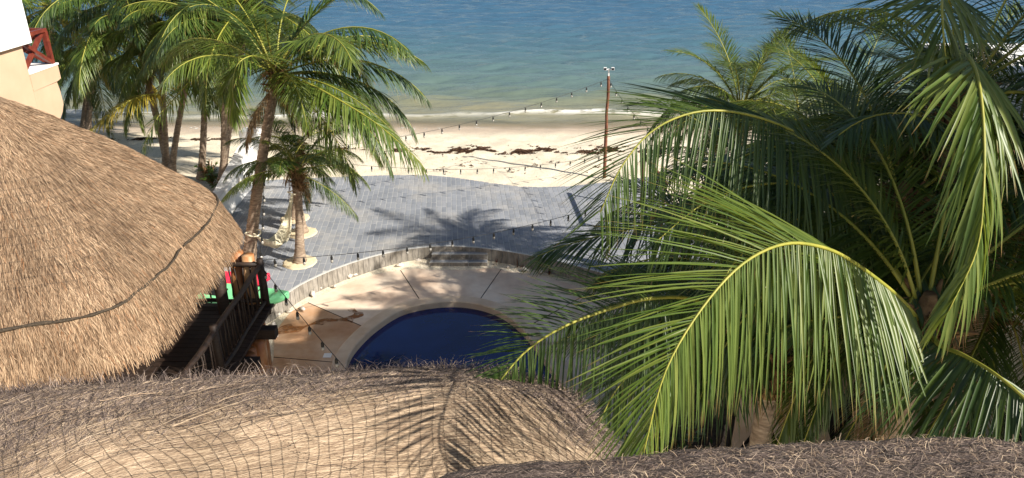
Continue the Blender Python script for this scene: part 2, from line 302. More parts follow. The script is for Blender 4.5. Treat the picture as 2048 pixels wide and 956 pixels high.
fx = t.nodes.new('ShaderNodeMath'); fx.operation = 'MAXIMUM'; t.links.new(fm.outputs[0], fx.inputs[0]); t.links.new(e2.outputs[0], fx.inputs[1]); fx.use_clamp = True
t.links.new(mixc(t, wr.outputs[0], (0.8, 0.79, 0.74), fx.outputs[0]), b.inputs['Base Color'])
rr = t.nodes.new('ShaderNodeMapRange'); t.links.new(fx.outputs[0], rr.inputs[0]); rr.inputs[3].default_value = 0.13; rr.inputs[4].default_value = 0.8; t.links.new(rr.outputs[0], b.inputs['Roughness'])
nr = noise(t, 1.1, 6, stretch=(0.45, 1.3, 1), rough=0.6); bump(t, b, nr.outputs[0], 0.8, 0.2)
tp = t.nodes.new('ShaderNodeBsdfTransparent'); mx = t.nodes.new('ShaderNodeMixShader')
al = t.nodes.new('ShaderNodeMapRange'); al.inputs[1].default_value = 0.0; al.inputs[2].default_value = 0.16; t.links.new(adp.outputs['Fac'], al.inputs[0])
am = t.nodes.new('ShaderNodeMath'); am.operation = 'MAXIMUM'; t.links.new(al.outputs[0], am.inputs[0]); t.links.new(fx.outputs[0], am.inputs[1])
t.links.new(am.outputs[0], mx.inputs[0]); t.links.new(tp.outputs[0], mx.inputs[1]); t.links.new(b.outputs[0], mx.inputs[2]); t.links.new(mx.outputs[0], t.nodes['Material Output'].inputs[0])
tag(obj('sea', sme, wm), kind='structure')

# ------------------------------------------------------------------ paved terrace, retaining wall and steps
PA = R_(4.5); pu = np.array([math.cos(PA), math.sin(PA)]); pv = np.array([-math.sin(PA), math.cos(PA)])
def uv(p): p = np.asarray(p)[:, :2]; return p @ pu, p @ pv
nu, nv = uv(near); fu, fv = uv(far); o1 = np.argsort(nu); o2 = np.argsort(fu)
fnear = lambda u: np.interp(u, nu[o1], nv[o1]); ffar = lambda u: np.interp(u, fu[o2], fv[o2])
UL, UR = -7.08, 7.0
uu = np.linspace(UL, UR, 120)
outl = [pu * u + pv * (fnear(u) + 0.03) for u in uu] + [pu * u + pv * (ffar(u) - 0.02) for u in uu[::-1]]
mb = MB(); mb.prism(outl, -0.4, ZT - 0.006); ter = mb.build('paved_terrace', M['grout']); tag(ter, kind='structure')
PW, PL, GAP = 0.165, 0.47, 0.017
cand = []
k = 0; u = UL
while u < UR:
    v = 5.0 + random.random() * PL
    while v < 32:
        a, bb = u + GAP / 2, u + PW - GAP / 2
        n_a, n_b, f_a, f_b = fnear(a), fnear(bb), ffar(a), ffar(bb)
        q = [max(v, n_a), max(v, n_b), min(v + PL - GAP, f_b), min(v + PL - GAP, f_a)]
        if q[3] - q[0] > 0.03 and q[2] - q[1] > 0.03: cand.append((a, bb, q))
        v += PL
    u += PW
def paver_geo(a, bb, q, z0, z1):
    c = [pu * a + pv * q[0], pu * bb + pv * q[1], pu * bb + pv * q[2], pu * a + pv * q[3]]
    ctr = sum(c) / 4; V = [(*p, z0) for p in c] + [(*(p + (ctr - p) * 0.02), z1) for p in c]
    return V, [(4, 5, 6, 7), (0, 1, 5, 4), (1, 2, 6, 5), (2, 3, 7, 6), (3, 0, 4, 7)]
def pix(p):
    v = np.asarray(p) - CAM; d = v @ _F; return 1024 + FPX * (v @ _X) / d, 478 - FPX * (v @ _U) / d, d
def vis_rank(cq):
    a, bb, q = cq; c = pu * (a + bb) / 2 + pv * (q[0] + q[2]) / 2; x, y, d = pix((*c, ZT))
    area = (bb - a) * (q[2] - q[0]) / d ** 3
    return -area if (535 < x < 1190 and y < 600) else 1
cand.sort(key=vis_rank)
stuff = MB()
for i, (a, bb, q) in enumerate(cand):
    V, Fc = paver_geo(a, bb, q, ZT - 0.02, ZT + random.uniform(0.0, 0.004))
    if i < 300: obj('paver', mesh('paver', V, Fc), M['paver'], ter)
    else: stuff.add(V, Fc)
tag(stuff.build('paver_field', M['paver'], ter), kind='stuff')

# retaining wall: each upright tile is a piece
wall = MB(); ne = near[(nu > UL) & (nu < UR)]
wo_ = offset(ne, -0.0)
core = list(offset(ne, 0.16)) + list(offset(ne, -0.005)[::-1]); 
wall.prism([tuple(p) for p in core[::-1]], -0.3, ZT - 0.012)
rw = wall.build('retaining_wall', M['grout']); tag(rw, 'curved low wall of upright stone tiles between pool deck and paved terrace', 'wall')
seg = np.r_[0, np.cumsum(np.linalg.norm(np.diff(ne, axis=0), axis=1))]
s = 0.0
while s < seg[-1] - 0.2:
    e = s + 0.165
    pa, pb = [np.array([np.interp(x, seg, ne[:, 0]), np.interp(x, seg, ne[:, 1])]) for x in (s + 0.006, e - 0.006)]
    tt = (pb - pa) / np.linalg.norm(pb - pa); nn = np.array([tt[1], -tt[0]])
    mb = MB(); o_ = random.uniform(0.016, 0.022)
    mb.prism([pa + nn * o_, pb + nn * o_, pb - nn * 0.002, pa - nn * 0.002], -0.1, ZT - 0.016)
    mb.build('tile', M['walltile'], rw, world=False); s = e
cap = MB(); c1 = offset(ne, 0.03); c2 = offset(ne, -0.026)
cap.prism([tuple(p) for p in np.vstack([c2, c1[::-1]])], ZT - 0.014, ZT + 0.006); cap.build('cap_edge', M['grout'], rw, world=False)
# steps
st = empty('terrace_steps', (-1.52, 19.5, 0)); tag(st, 'two grey tiled steps with pale edges against the curved wall', 'steps')
for (d0, d1, z) in ((19.42, 19.80, 0.14), (19.67, 20.1, 0.28)):
    x0, x1 = -2.33 + (0.04 if z > 0.2 else 0), -0.70
    mb = MB(); mb.box((x0, d0, -0.05), (x1, d1, z - 0.012)); bs_ = mb.build('step_core', M['grout'], st)
    mb = MB(); mb.box((x0 - 0.006, d0 - 0.016, z - 0.02), (x1 + 0.006, d0 + 0.012, z + 0.004)); mb.build('nosing', M['grout'], st)
    for r in range(3):
        for rowk in range(2):
            a0 = x0 + 0.012 + r * (x1 - x0) / 3 + (0.1 if rowk else 0) * (r > 0); a1 = x0 + (r + 1) * (x1 - x0) / 3 - 0.006 + (0.1 if rowk else 0) * (r < 2)
            t0 = d0 + 0.014 + rowk * 0.125
            mb = MB(); mb.box((a0, t0, z - 0.014), (a1, t0 + 0.118, z + 0.002)); mb.build('tread_tile', M['walltile'] if rowk else M['paver'], st)
        mb = MB(); mb.box((x0 + 0.012 + r * (x1 - x0) / 3, d0 - 0.012, (0.0 if z < 0.2 else 0.145)), (x0 + (r + 1) * (x1 - x0) / 3 - 0.006, d0 + 0.002, z - 0.016)); mb.build('riser_tile', M['walltile'], st)
# ------------------------------------------------------------------ pool deck and pool
def deck_mat(name, stops):
    m, t, b = material(name, 0.55, 0.35)
    n = noise(t, 0.9, 8, rough=0.62); n2 = noise(t, 5, 6); n3 = noise(t, 0.55, 5)
    c0 = ramp(t, stops, n.outputs[0])
    c1 = ramp(t, [(0.42, (1, 1, 1)), (0.6, (0.88, 0.80, 0.75))], n3.outputs[0]); c = mixc(t, c0.outputs[0], c1.outputs[0], 0.8, 'MULTIPLY')
    c2 = ramp(t, [(0.3, (0.88, 0.86, 0.84)), (0.7, (1.05, 1.03, 1))], n2.outputs[0]); c = mixc(t, c, c2.outputs[0], 0.8, 'MULTIPLY')
    t.links.new(c, b.inputs['Base Color']); bump(t, b, n2.outputs[0], 0.15, 0.01); return m
dmo = deck_mat('ochre_stained_concrete', [(0.28, (0.33, 0.17, 0.08)), (0.42, (0.50, 0.30, 0.17)), (0.6, (0.58, 0.41, 0.28)), (0.75, (0.62, 0.47, 0.34))])
dm = deck_mat('pale_stained_concrete', [(0.28, (0.58, 0.44, 0.33)), (0.45, (0.70, 0.57, 0.45)), (0.6, (0.78, 0.67, 0.55)), (0.75, (0.82, 0.74, 0.63))])
M['coping'] = noisy('coping_concrete', [(0.3, (0.52, 0.38, 0.26)), (0.7, (0.68, 0.55, 0.41))], 2, 0.6, 0.3, 0.15, 0.01)
cop = offset(pool, 0.34)                     # pool is traced left to right over the far side, so +offset points outwards
deck = empty('pool_deck', (-3.0, 17.5, 0)); tag(deck, kind='structure')
def split(p0, p1):                            # indices of the nearest coping and outer points
    a = np.argmin(((cop - np.asarray(p0)[:2]) ** 2).sum(1)); bb = np.argmin(((outer - np.asarray(p1)[:2]) ** 2).sum(1)); return a, bb
joints = [(0, 0), split(G(690, 722), G(547, 715)), split(G(730, 650), G(615, 606)), split(G(838, 600), G(805, 541)), split(G(953, 600), G(1002, 540)), split(G(1060, 650), G(1180, 583)), (len(cop) - 1, len(outer) - 1)]
for (a0, b0), (a1, b1) in zip(joints[:-1], joints[1:]):
    pi, po = cop[a0:a1 + 1].copy(), outer[b0:b1 + 1].copy()
    poly = np.vstack([pi, po[::-1]]); ctr = poly.mean(0)
    mb = MB(); m_ = 40                         # ruled strip between the two curves
    I = np.array([[np.interp(s_, np.linspace(0, 1, len(pi)), pi[:, k]) for k in (0, 1)] for s_ in np.linspace(0.004, 0.996, m_)])
    O = np.array([[np.interp(s_, np.linspace(0, 1, len(po)), po[:, k]) for k in (0, 1)] for s_ in np.linspace(0.004, 0.996, m_)])
    V = [(*p, 0.0) for p in I] + [(*p, 0.0) for p in O] + [(*p, -0.14) for p in I] + [(*p, -0.14) for p in O]
    Fc = [(i, i + 1, m_ + i + 1, m_ + i) for i in range(m_ - 1)]
    Fc += [(m_ + i, m_ + i + 1, 3 * m_ + i + 1, 3 * m_ + i) for i in range(m_ - 1)] + [(2 * m_, 0, m_, 3 * m_), (m_ - 1, 3 * m_ - 1, 4 * m_ - 1, 2 * m_ - 1)]
    mb.add(V, [f[::-1] for f in Fc]); mb.build('deck_slab', dmo if b1 < joints[3][1] - 3 else dm, deck)
# joint pebbles
jm = MB()
for (a, bb) in joints[1:-1]:
    p0, p1 = cop[a], outer[bb]; L = np.linalg.norm(p1 - p0); k = int(L / 0.05)
    for i in range(k):
        q = p0 + (p1 - p0) * (i + 0.5) / k; r = 0.011
        jm.add([(q[0] + r * math.cos(h), q[1] + r * math.sin(h), 0.0) for h in (0, 1.57, 3.14, 4.71)] + [(q[0], q[1], 0.012)], [(0, 1, 4), (1, 2, 4), (2, 3, 4), (3, 0, 4)])
    d = (p1 - p0) / L; nn = np.array([-d[1], d[0]]) * 0.012
    jm.add([(*(p0 + nn), 0.0015), (*(p0 - nn), 0.0015), (*(p1 - nn), 0.0015), (*(p1 + nn), 0.0015)], [(0, 3, 2, 1), (0, 1, 2, 3)][1:])
tag(jm.build('joint_pebbles', M['void'], deck), kind='stuff')
cp = MB(); inn = offset(pool, 0.0); m_ = len(pool)
prof = [(0.335, -0.1), (0.335, 0.012), (0.31, 0.022), (0.03, 0.022), (0.0, 0.005), (0.0, -0.16)]
V = []
for d, z in prof: V += [(*p, z) for p in offset(pool, d)]
Fc = [(r * m_ + i, r * m_ + i + 1, (r + 1) * m_ + i + 1, (r + 1) * m_ + i) for r in range(len(prof) - 1) for i in range(m_ - 1)]
cp.add(V, Fc); cp.build('coping', M['coping'], deck, smooth=False)
sp = empty('swimming_pool', (-1.5, 14.5, -1.4)); tag(sp, 'round edged swimming pool with dark blue tiled walls and still water', 'pool')
pm = noisy('pool_tile', [(0.3, (0.004, 0.012, 0.06)), (0.7, (0.01, 0.03, 0.13))], 30, 0.3, 0.5, 0)
wp = MB(); lo = offset(pool, 0.012); pol = [tuple(p) for p in lo]
wp.add([(*p, -0.001 - 0.02) for p in lo] + [(*p, -1.4) for p in lo], [(i, i + 1, m_ + i + 1, m_ + i) for i in range(m_ - 1)] + [(m_ - 1, 0, m_, 2 * m_ - 1)] + [tuple(range(m_, 2 * m_))])
wp.build('pool_shell', pm, sp)
wm2, t, b = material('pool_water', 0.03, 0.5); nb = noise(t, 2.0, 3); bump(t, b, nb.outputs[0], 0.09, 0.05)
cr = ramp(t, [(0.35, (0.001, 0.007, 0.065)), (0.65, (0.002, 0.016, 0.12))], noise(t, 0.5, 3).outputs[0]); t.links.new(cr.outputs[0], b.inputs['Base Color'])
wt = MB(); wt.add([(*p, -0.15) for p in offset(pool, 0.006)], [tuple(range(m_))[::-1]]); wt.build('pool_water', wm2, sp)
dc = MB(); q = G(655, 711, 0); dc.box((q[0] - 0.09, q[1] - 0.09, -0.02), (q[0] + 0.09, q[1] + 0.09, 0.006)); dr = dc.build('drain_cover', M['whitemetal'], deck)

rm, t, b = material('rust_stain', 0.6, 0.3); n_ = noise(t, 6, 6); b.inputs['Base Color'].default_value = (0.27, 0.105, 0.03, 1)
rr_ = ramp(t, [(0.36, (0.15,) * 3), (0.58, (0.85,) * 3)], n_.outputs[0]); t.links.new(rr_.outputs[0], b.inputs['Alpha'])
st_px = [(150, 520), (190, 450), (290, 420), (330, 445), (450, 430), (560, 380), (650, 365), (750, 370), (850, 345), (900, 320), (850, 300), (840, 280), (900, 270), (930, 300), (980, 310), (985, 345), (900, 375), (880, 410), (830, 395), (650, 400), (600, 430), (520, 425), (440, 450), (380, 490), (320, 500), (230, 510)]
ob = bez([G(520 + x / 4.78, 560 + y / 4.78, 0.003) for x, y in st_px + st_px[:1]], 90)[:-1]
mb = MB(); mb.add(ob, [tuple(range(len(ob)))]); mb.build('rust_stain', rm, deck)
# shells set in the sand strip
SH = [(624, 588), (640, 575), (668, 572), (700, 552), (708, 549), (733, 538), (741, 533), (800, 531), (835, 521), (790, 524), (604, 617), (580, 622), (557, 628), (547, 633), (519, 657), (547, 649), (514, 680), (534, 697), (545, 671), (505, 714), (531, 721), (498, 737), (529, 744), (1015, 534), (1050, 541), (1083, 545)]
sv_, sf_ = [], []
for i in range(9):
    tt = i / 8; r = 0.085 * math.sin(math.pi * (0.12 + 0.83 * tt)) ** 0.8 * (1.15 - 0.5 * tt)
    for k in range(8):
        a = 2 * math.pi * k / 8 + tt * 1.4; sp_ = 1 + (0.55 if (k in (1, 2) and i in (3, 5)) else 0) + (0.5 if k == 5 and i in (2, 4) else 0)
        sv_.append((-0.14 + 0.28 * tt, r * sp_ * math.cos(a), 0.05 + r * sp_ * 0.8 * math.sin(a)))
sf_ = [(i * 8 + k, i * 8 + (k + 1) % 8, (i + 1) * 8 + (k + 1) % 8, (i + 1) * 8 + k) for i in range(8) for k in range(8)] + [tuple(range(7, -1, -1)), tuple(range(64, 72))]
shm = mesh('conch_shell', sv_, sf_, True); shm.materials.append(M['shell'])
for x, y in SH:
    p = G(x, y, 0.03); o = obj('conch_shell', shm); o.location = (p[0], p[1], -0.005 + (0.02 if x > 990 else 0)); o.rotation_euler = (random.uniform(-.4, .4), random.uniform(-.3, .3), random.uniform(0, 6.28)); s_ = random.uniform(0.5, 0.9); o.scale = (s_,) * 3
    if x > 990: lab, grp = 'pale conch shell in the sand beside the small spiky plants', 'shells by the spiky plants'
    elif x > 780: lab, grp = 'pale conch shell in the sand strip close to the tiled steps', 'shells near the steps'
    elif x > 620: lab, grp = 'pale conch shell in the sunlit sand strip along the curved wall', 'shells along the curved wall'
    elif x > 540 and y < 640: lab, grp = 'pale conch shell where the curved wall meets the kayak end', 'shells by the kayak'
    else: lab, grp = 'pale conch shell in the sand between the hut logs and deck', 'shells beside the hut'
    tag(o, lab, 'shell', grp)
# small spiky plants by the steps
for j, (x, y, s_, lab) in enumerate([(993, 527, 0.3, 'small reddish spiky plant in sand right beside the steps'), (1020, 529, 0.26, 'thin single stemmed seedling in sand between two spiky plants'), (1036, 534, 0.28, 'small dark spiky plant in sand below the curved wall'), (1098, 548, 0.3, 'dry spreading weed in sand under the palm frond tips')]):
    p = G(x, y, 0.0); mb = MB()
    for k in range(3 if j == 1 else 11):
        a = random.uniform(0, 6.28); e = random.uniform(0.5, 1.4) if j != 1 else 1.4; L = s_ * random.uniform(0.7, 1.2)
        d = np.array([math.cos(a) * math.cos(e), math.sin(a) * math.cos(e), math.sin(e)]); sd = np.array([-math.sin(a), math.cos(a), 0]) * 0.018
        b0 = np.array([p[0], p[1], -0.03]); mid = b0 + d * L * 0.55; tip = b0 + d * L + np.array([0, 0, -0.05 * math.cos(e)])
        mb.add([b0 - sd * 0.7, b0 + sd * 0.7, mid + sd, mid - sd, tip], [(0, 1, 2, 3), (3, 2, 4)])
    o = mb.build('spiky_plant', M['bromeliad']); tag(o, lab, 'plant')

# seaweed line on the beach
V = []; Qd = []
def weed(px0, px1, pyc, spread, count, thr):
    for _ in range(count):
        x = random.uniform(px0, px1); y = pyc + random.gauss(0, spread)
        p = G(x, y, 0.27); X, Y = p[0], p[1]
        f = math.sin(X * 2.3 + 1.5 * math.sin(Y * 3.1)) + math.sin(X * 5.1 + Y * 4.0 + 1) * 0.7 + 0.6 * math.sin(X * 11.3 - Y * 9 + 2 * math.sin(X * 3.3)) + 0.5 * math.sin(Y * 14 + X * 4)
        if f < thr + random.gauss(0, 0.25): continue
        p[2] = float(ground_z(np.array(X), np.array(Y))) - 0.03
        a = random.uniform(0, 6.28); L = random.uniform(0.02, 0.075); h = random.uniform(0.005, 0.035)
        d = np.array([math.cos(a), math.sin(a), 0]) * L; s_ = np.array([-math.sin(a), math.cos(a), 0]) * L * random.uniform(0.2, 0.6)
        n = len(V); V.extend([p - d - s_, p + d - s_ * 0.4 + [0, 0, h], p + d * 0.6 + s_ + [0, 0, h * 1.3], p - d * 0.5 + s_ + [0, 0, h * 0.5]]); Qd.append((n, n + 1, n + 2, n + 3))
weed(845, 1330, 303, 2.6, 15000, 0.35); weed(845, 1330, 297, 3.0, 9000, 1.0); weed(180, 520, 274, 1.6, 5000, 0.6); weed(850, 1250, 332, 12, 1500, 1.3); weed(520, 850, 300, 3, 5000, 0.8)
tag(obj('seaweed', np_mesh('seaweed', V, Qd), M['weed']), 'line of dark dried seaweed washed up along the sand', 'seaweed', kind='stuff')

# ------------------------------------------------------------------ thatch helpers
def surf_grid(rows, nu_, nv_):               # rows: list of control curves (each list of 3D points, same length); resampled smoothly
    rr_ = [bez(r, nu_) for r in rows]; g = np.array(rr_)           # (rows, nu, 3)
    return np.array([bez(g[:, i], nv_) for i in range(nu_)])       # (nu, nv, 3)
def grid_mesh(name, g, smooth=True, flip=False):
    a, b_, _ = g.shape; idx = np.arange(a * b_).reshape(a, b_)
    Q = np.stack([idx[:-1, :-1], idx[1:, :-1], idx[1:, 1:], idx[:-1, 1:]], -1).reshape(-1, 4)
    if flip: Q = Q[:, ::-1]
    return np_mesh(name, g.reshape(-1, 3), Q, smooth)
def sample(g, N, vlo=0.0, vhi=1.0, ulo=0.0, uhi=1.0):
    a, b_, _ = g.shape
    e1 = g[1:, :-1] - g[:-1, :-1]; e2 = g[:-1, 1:] - g[:-1, :-1]; ar = np.linalg.norm(np.cross(e1, e2), axis=2)
    iu = np.arange(a - 1)[:, None] / (a - 1); iv = np.arange(b_ - 1)[None, :] / (b_ - 1)
    ar = ar * ((iu >= ulo) & (iu <= uhi) & (iv >= vlo) & (iv <= vhi))
    pr = (ar / ar.sum()).ravel(); k = RNG.choice(len(pr), N, p=pr); i, j = np.unravel_index(k, ar.shape)
    s_, t_ = RNG.random(N)[:, None], RNG.random(N)[:, None]
    p = g[i, j] * (1 - s_) * (1 - t_) + g[i + 1, j] * s_ * (1 - t_) + g[i, j + 1] * (1 - s_) * t_ + g[i + 1, j + 1] * s_ * t_
    du = e1[i, j]; dv = e2[i, j]; n = np.cross(du, dv); n /= np.linalg.norm(n, axis=1)[:, None] + 1e-12
    n *= np.sign(n[:, 2:3] + 1e-9)
    return p, du / np.linalg.norm(du, axis=1)[:, None], dv / np.linalg.norm(dv, axis=1)[:, None], n, j / (b_ - 1), i / (a - 1)
def straw(name, p, d, n, L, W, lift, curl, mat, parent):
    N = len(p); d = d - n * (d * n).sum(1)[:, None]; d /= np.linalg.norm(d, axis=1)[:, None] + 1e-9
    roll = RNG.normal(0, 0.5, N)[:, None]; sd = np.cross(n, d); sd = sd * np.cos(roll) + n * np.sin(roll) * 0.7
    L, W, lift, curl = [np.broadcast_to(np.asarray(x, float).reshape(-1, 1), (N, 1)) for x in (L, W, lift, curl)]
    p0 = p - d * L * 0.5 - n * 0.004; p1 = p + n * L * lift * 0.6 + np.cross(n, d) * L * curl * 0.15; p2 = p + d * L * 0.5 + n * L * (lift - np.abs(curl) * 0.5) + np.cross(n, d) * L * curl
    V = np.stack([p0 - sd * W * .5, p0 + sd * W * .5, p1 - sd * W * .5, p1 + sd * W * .5, p2 - sd * W * .25, p2 + sd * W * .25], 1).reshape(-1, 3)
    b0 = (np.arange(N) * 6)[:, None]; Q = np.concatenate([b0 + np.array([0, 1, 3, 2]), b0 + np.array([2, 3, 5, 4])], 0)
    o = obj(name, np_mesh(name, V, Q), mat, parent, True); return tag(o, kind='stuff')
def nrm(a): return a / (np.linalg.norm(a, axis=-1, keepdims=True) + 1e-9)
def wob(g, amp, f):                            # lumpy thatch
    x, y, z = g[..., 0] * f, g[..., 1] * f, g[..., 2] * f
    w_ = np.sin(x * 2.1 + np.sin(y * 1.7)) * np.sin(y * 2.6 + 0.5 + np.sin(z * 2)) + 0.5 * np.sin(x * 5.3 + y * 3.1) * np.sin(y * 6.1 - x * 2) + 0.3 * np.sin(x * 11 + 3 * np.sin(y * 7))
    g = g.copy(); g[..., 2] += amp * w_; return g

# ------------------------------------------------------------------ conical palapa with its deck
hc = np.array([-7.65, 10.62]); ZE = 4.0; ZA = 2.75
ep = [(493, 440), (477, 504), (441, 550), (395, 600), (355, 665), (285, 738), (195, 751), (0, 783)]
ang = []; rad = []
for x, y in ep:
    d = G(x, y, ZE)[:2] - hc; ang.append(math.atan2(d[1], d[0])); rad.append(np.linalg.norm(d))
angs = np.r_[np.array(ang) , R_(-170), R_(130), R_(75)]; rads = np.r_[rad, 3.3, 3.3, 3.5]
o_ = np.argsort(angs); angs, rads = angs[o_], rads[o_]
def Rphi(ph): ph = (ph + math.pi) % (2 * math.pi) - math.pi; return np.interp(ph, np.r_[angs[-1] - 2 * math.pi, angs, angs[0] + 2 * math.pi], np.r_[rads[-1], rads, rads[0]])
NU, NV = 160, 46
phs = np.linspace(0, 2 * math.pi, NU); rr0 = np.array([Rphi(p) for p in phs]); rr0 = np.convolve(np.r_[rr0[-6:-1], rr0, rr0[1:6]], np.ones(11) / 11, 'valid')
gB = np.zeros((NU, NV, 3))
for j in range(NV):
    tt = j / (NV - 1); r = tt * (rr0 - 0.14); zz = ZE + 0.42 + ZA * (1 - tt) - 0.12 * np.sin(tt * math.pi) * -1 - 0.42 * max(0, (tt - 0.86) / 0.14) ** 1.6
    gB[:, j, 0] = hc[0] + r * np.cos(phs); gB[:, j, 1] = hc[1] + r * np.sin(phs); gB[:, j, 2] = zz
gB[:, 1:] = wob(gB[:, 1:], 0.022, 0.9)
hut = empty('palapa_hut', (hc[0], hc[1], 0)); tag(hut, 'round palapa hut with conical tan thatch roof and raised dark timber deck', 'hut')
thB = obj('thatch', grid_mesh('thatch', gB, flip=True), M['thatchB'], hut, True)
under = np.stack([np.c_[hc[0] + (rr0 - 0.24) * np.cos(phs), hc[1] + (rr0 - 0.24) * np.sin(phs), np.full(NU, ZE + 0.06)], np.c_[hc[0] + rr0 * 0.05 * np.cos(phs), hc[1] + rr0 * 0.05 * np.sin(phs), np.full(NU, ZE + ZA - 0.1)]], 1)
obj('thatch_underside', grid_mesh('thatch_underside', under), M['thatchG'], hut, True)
p, du, dv, n, v, u = sample(gB, 120000, 0.12, 1.0); k = len(p)
dd = nrm(dv + du * RNG.normal(0, 0.22, k)[:, None]); straw('straw', p, dd, n, RNG.uniform(0.07, 0.2, k), RNG.uniform(0.004, 0.009, k), RNG.uniform(0.0, 0.22, k), RNG.normal(0, 0.08, k), M['strawB'], thB)
p, du, dv, n, v, u = sample(gB, 26000, 0.9, 1.0); k = len(p)
dd = nrm(nrm(dv) + np.array([0, 0, -1.0]) * RNG.uniform(0, 0.5, k)[:, None] + du * RNG.normal(0, 0.12, k)[:, None])
straw('fringe', p + dd * RNG.uniform(0.0, 0.07, k)[:, None], dd, n, RNG.uniform(0.18, 0.36, k), RNG.uniform(0.006, 0.012, k), RNG.uniform(-0.05, 0.06, k), RNG.normal(0, 0.05, k), M['strawB'], thB)
rp = MB(); jj = 0.93
pts = [gB[i, int(jj * (NV - 1))] + np.array([0.0, 0, 0.035]) + np.array([math.cos(phs[i]), math.sin(phs[i]), 0]) * (0.02 + 0.05 * math.sin(phs[i] * 9) * math.sin(phs[i] * 4)) for i in range(NU - 1)]
rp.tube(pts, 0.019, 6, jit=0.5); obj('binding_rope', mesh('binding_rope', rp.V, rp.F, True), M['rope'], thB, True)
# net over the cone
def wires(lines, r, name, mat, parent, nseg=3):
    mb = MB()
    for l in lines: mb.tube(l, r, nseg, cap=False)
    o = obj(name, mesh(name, mb.V, mb.F), mat, parent, True); return o
ls = []
for j in np.arange(0.45, 0.84, 0.028): ls.append([gB[i, int(j * (NV - 1))] * (1 - (j * (NV - 1)) % 1) + gB[i, int(j * (NV - 1)) + 1] * ((j * (NV - 1)) % 1) + np.array([0, 0, 0.035]) for i in range(100, 160, 2)])
for i in range(100, 160, 1): ls.append([gB[i, j] + np.array([0, 0, 0.035]) for j in range(20, 39, 3)])
nB = wires(ls, 0.0015, 'netting', M['net'], thB)
# deck floor and planks
fl = MB(); fl.box((-9.6, 8.2, 2.02), (-4.8, 13.28, 2.14)); floor = fl.build('deck_frame', M['darkwood'], hut)
y = 8.2
plk = MB(); plk.box((-9.62, 0.006, 2.142), (-4.74, 0.144, 2.18)); pmesh = mesh('plank', plk.V, plk.F)
while y < 13.2:
    o = obj('plank', pmesh, M['darkwood'], floor); o.location = (-hc[0], -hc[1], 0); o.matrix_parent_inverse = Matrix.Identity(4)
    o.location = (0, y, random.uniform(-0.003, 0.003)); y += 0.15
for y in (12.6, 11.5, 10.4, 9.3):
    mb = MB(); mb.beam((-6.5, y, 1.93), (-4.52, y, 1.93), 0.2, 0.2); mb.build('beam', M['darkwood'], hut)
y = 12.45
while y > 8.6:
    r = random.uniform(0.1, 0.15); x = -4.86 + random.uniform(-0.05, 0.05)
    mb = MB(); mb.tube([(x, y, -0.1), (x + random.uniform(-.04, .04), y, 0.7), (x, y + 0.02, 1.3), (x, y, 1.83)], [r * 1.1, r, r * 0.95, r], 9, jit=0.09); mb.build('log_support', M['log'], hut, True); y -= 2.05 * r
for (x, y, r, m_) in ((-5.15, 13.35, 0.13, 'log'), (-5.42, 13.5, 0.15, 'log'), (-5.78, 13.4, 0.08, 'darkwood')):
    mb = MB(); mb.tube([(x, y, -0.1), (x + 0.05, y, 1.2), (x - 0.03, y + 0.02, 2.3), (x + 0.02, y, 3.22)], [r * 1.2, r, r * 1.1, r * 0.9], 10, jit=0.06); mb.build('log_post', M[m_], hut, True)
for (x, y) in ((-9.2, 12.8), (-9.4, 9.0), (-6.6, 8.4), (-5.6, 12.9)):
    mb = MB(); mb.tube([(x, y, -0.1), (x + 0.03, y, 2), (x, y, 4.6)], 0.11, 10, jit=0.05); mb.build('roof_post', M['darkwood'], hut, True)
# balustrade of crooked sticks
def railing(a, b_, zt, zb, nb, posts=(True, True)):
    a = np.array(a); b_ = np.array(b_)
    e = empty('railing', (0, 0, 0)); e.parent = hut; e.matrix_parent_inverse = Matrix.Translation(hut.location).inverted()
    def along(t_, z): q = a + (b_ - a) * t_; return np.array([q[0], q[1], z])
    for z, r in ((zt, 0.05), (zb, 0.042)):
        mb = MB(); mb.tube([along(t_, z + random.uniform(-.02, .02)) + np.array([random.uniform(-.012, .012), 0, 0]) for t_ in np.linspace(-0.02, 1.02, 9)], r, 7, jit=0.08); obj('rail', mesh('rail', mb.V, mb.F, True), M['darkwood'], e)
    for k in range(nb):
        t_ = (k + 0.5 + random.uniform(-.2, .2)) / nb; s_ = random.uniform(-.5, .5) / nb
        mb = MB(); mb.tube([along(t_, zb - 0.06), along(t_ + s_ + random.uniform(-.2, .2) / nb, (zt + zb) / 2), along(t_ + s_, zt)], random.uniform(0.012, 0.018), 5, jit=0.1); obj('baluster', mesh('baluster', mb.V, mb.F, True), M['darkwood'], e)
    return e
railing((-4.86, 13.2), (-4.86, 8.3), 3.08, 2.3, 34)
railing((-4.92, 13.2), (-7.6, 13.22), 3.08, 2.3, 17)
for y in (13.2, 10.7, 8.3):
    mb = MB(); mb.tube([(-4.86, y, 2.0), (-4.85, y, 2.6), (-4.86, y, 3.2)], [0.075, 0.07, 0.065], 8, jit=0.06); mb.build('railing_post', M['darkwood'], hut, True)
mb = MB(); mb.box((-7.3, 12.3, 2.62), (-6.5, 12.95, 2.68)); mb.box((-7.25, 12.35, 2.18), (-7.17, 12.43, 2.62)); mb.box((-6.63, 12.35, 2.18), (-6.55, 12.43, 2.62)); mb.box((-7.25, 12.85, 2.18), (-7.17, 12.93, 2.62)); mb.box((-6.63, 12.85, 2.18), (-6.55, 12.93, 2.62))
tag(mb.build('wooden_stool', M['redwood']), 'low square red wooden stool standing on the dark hut deck', 'stool')

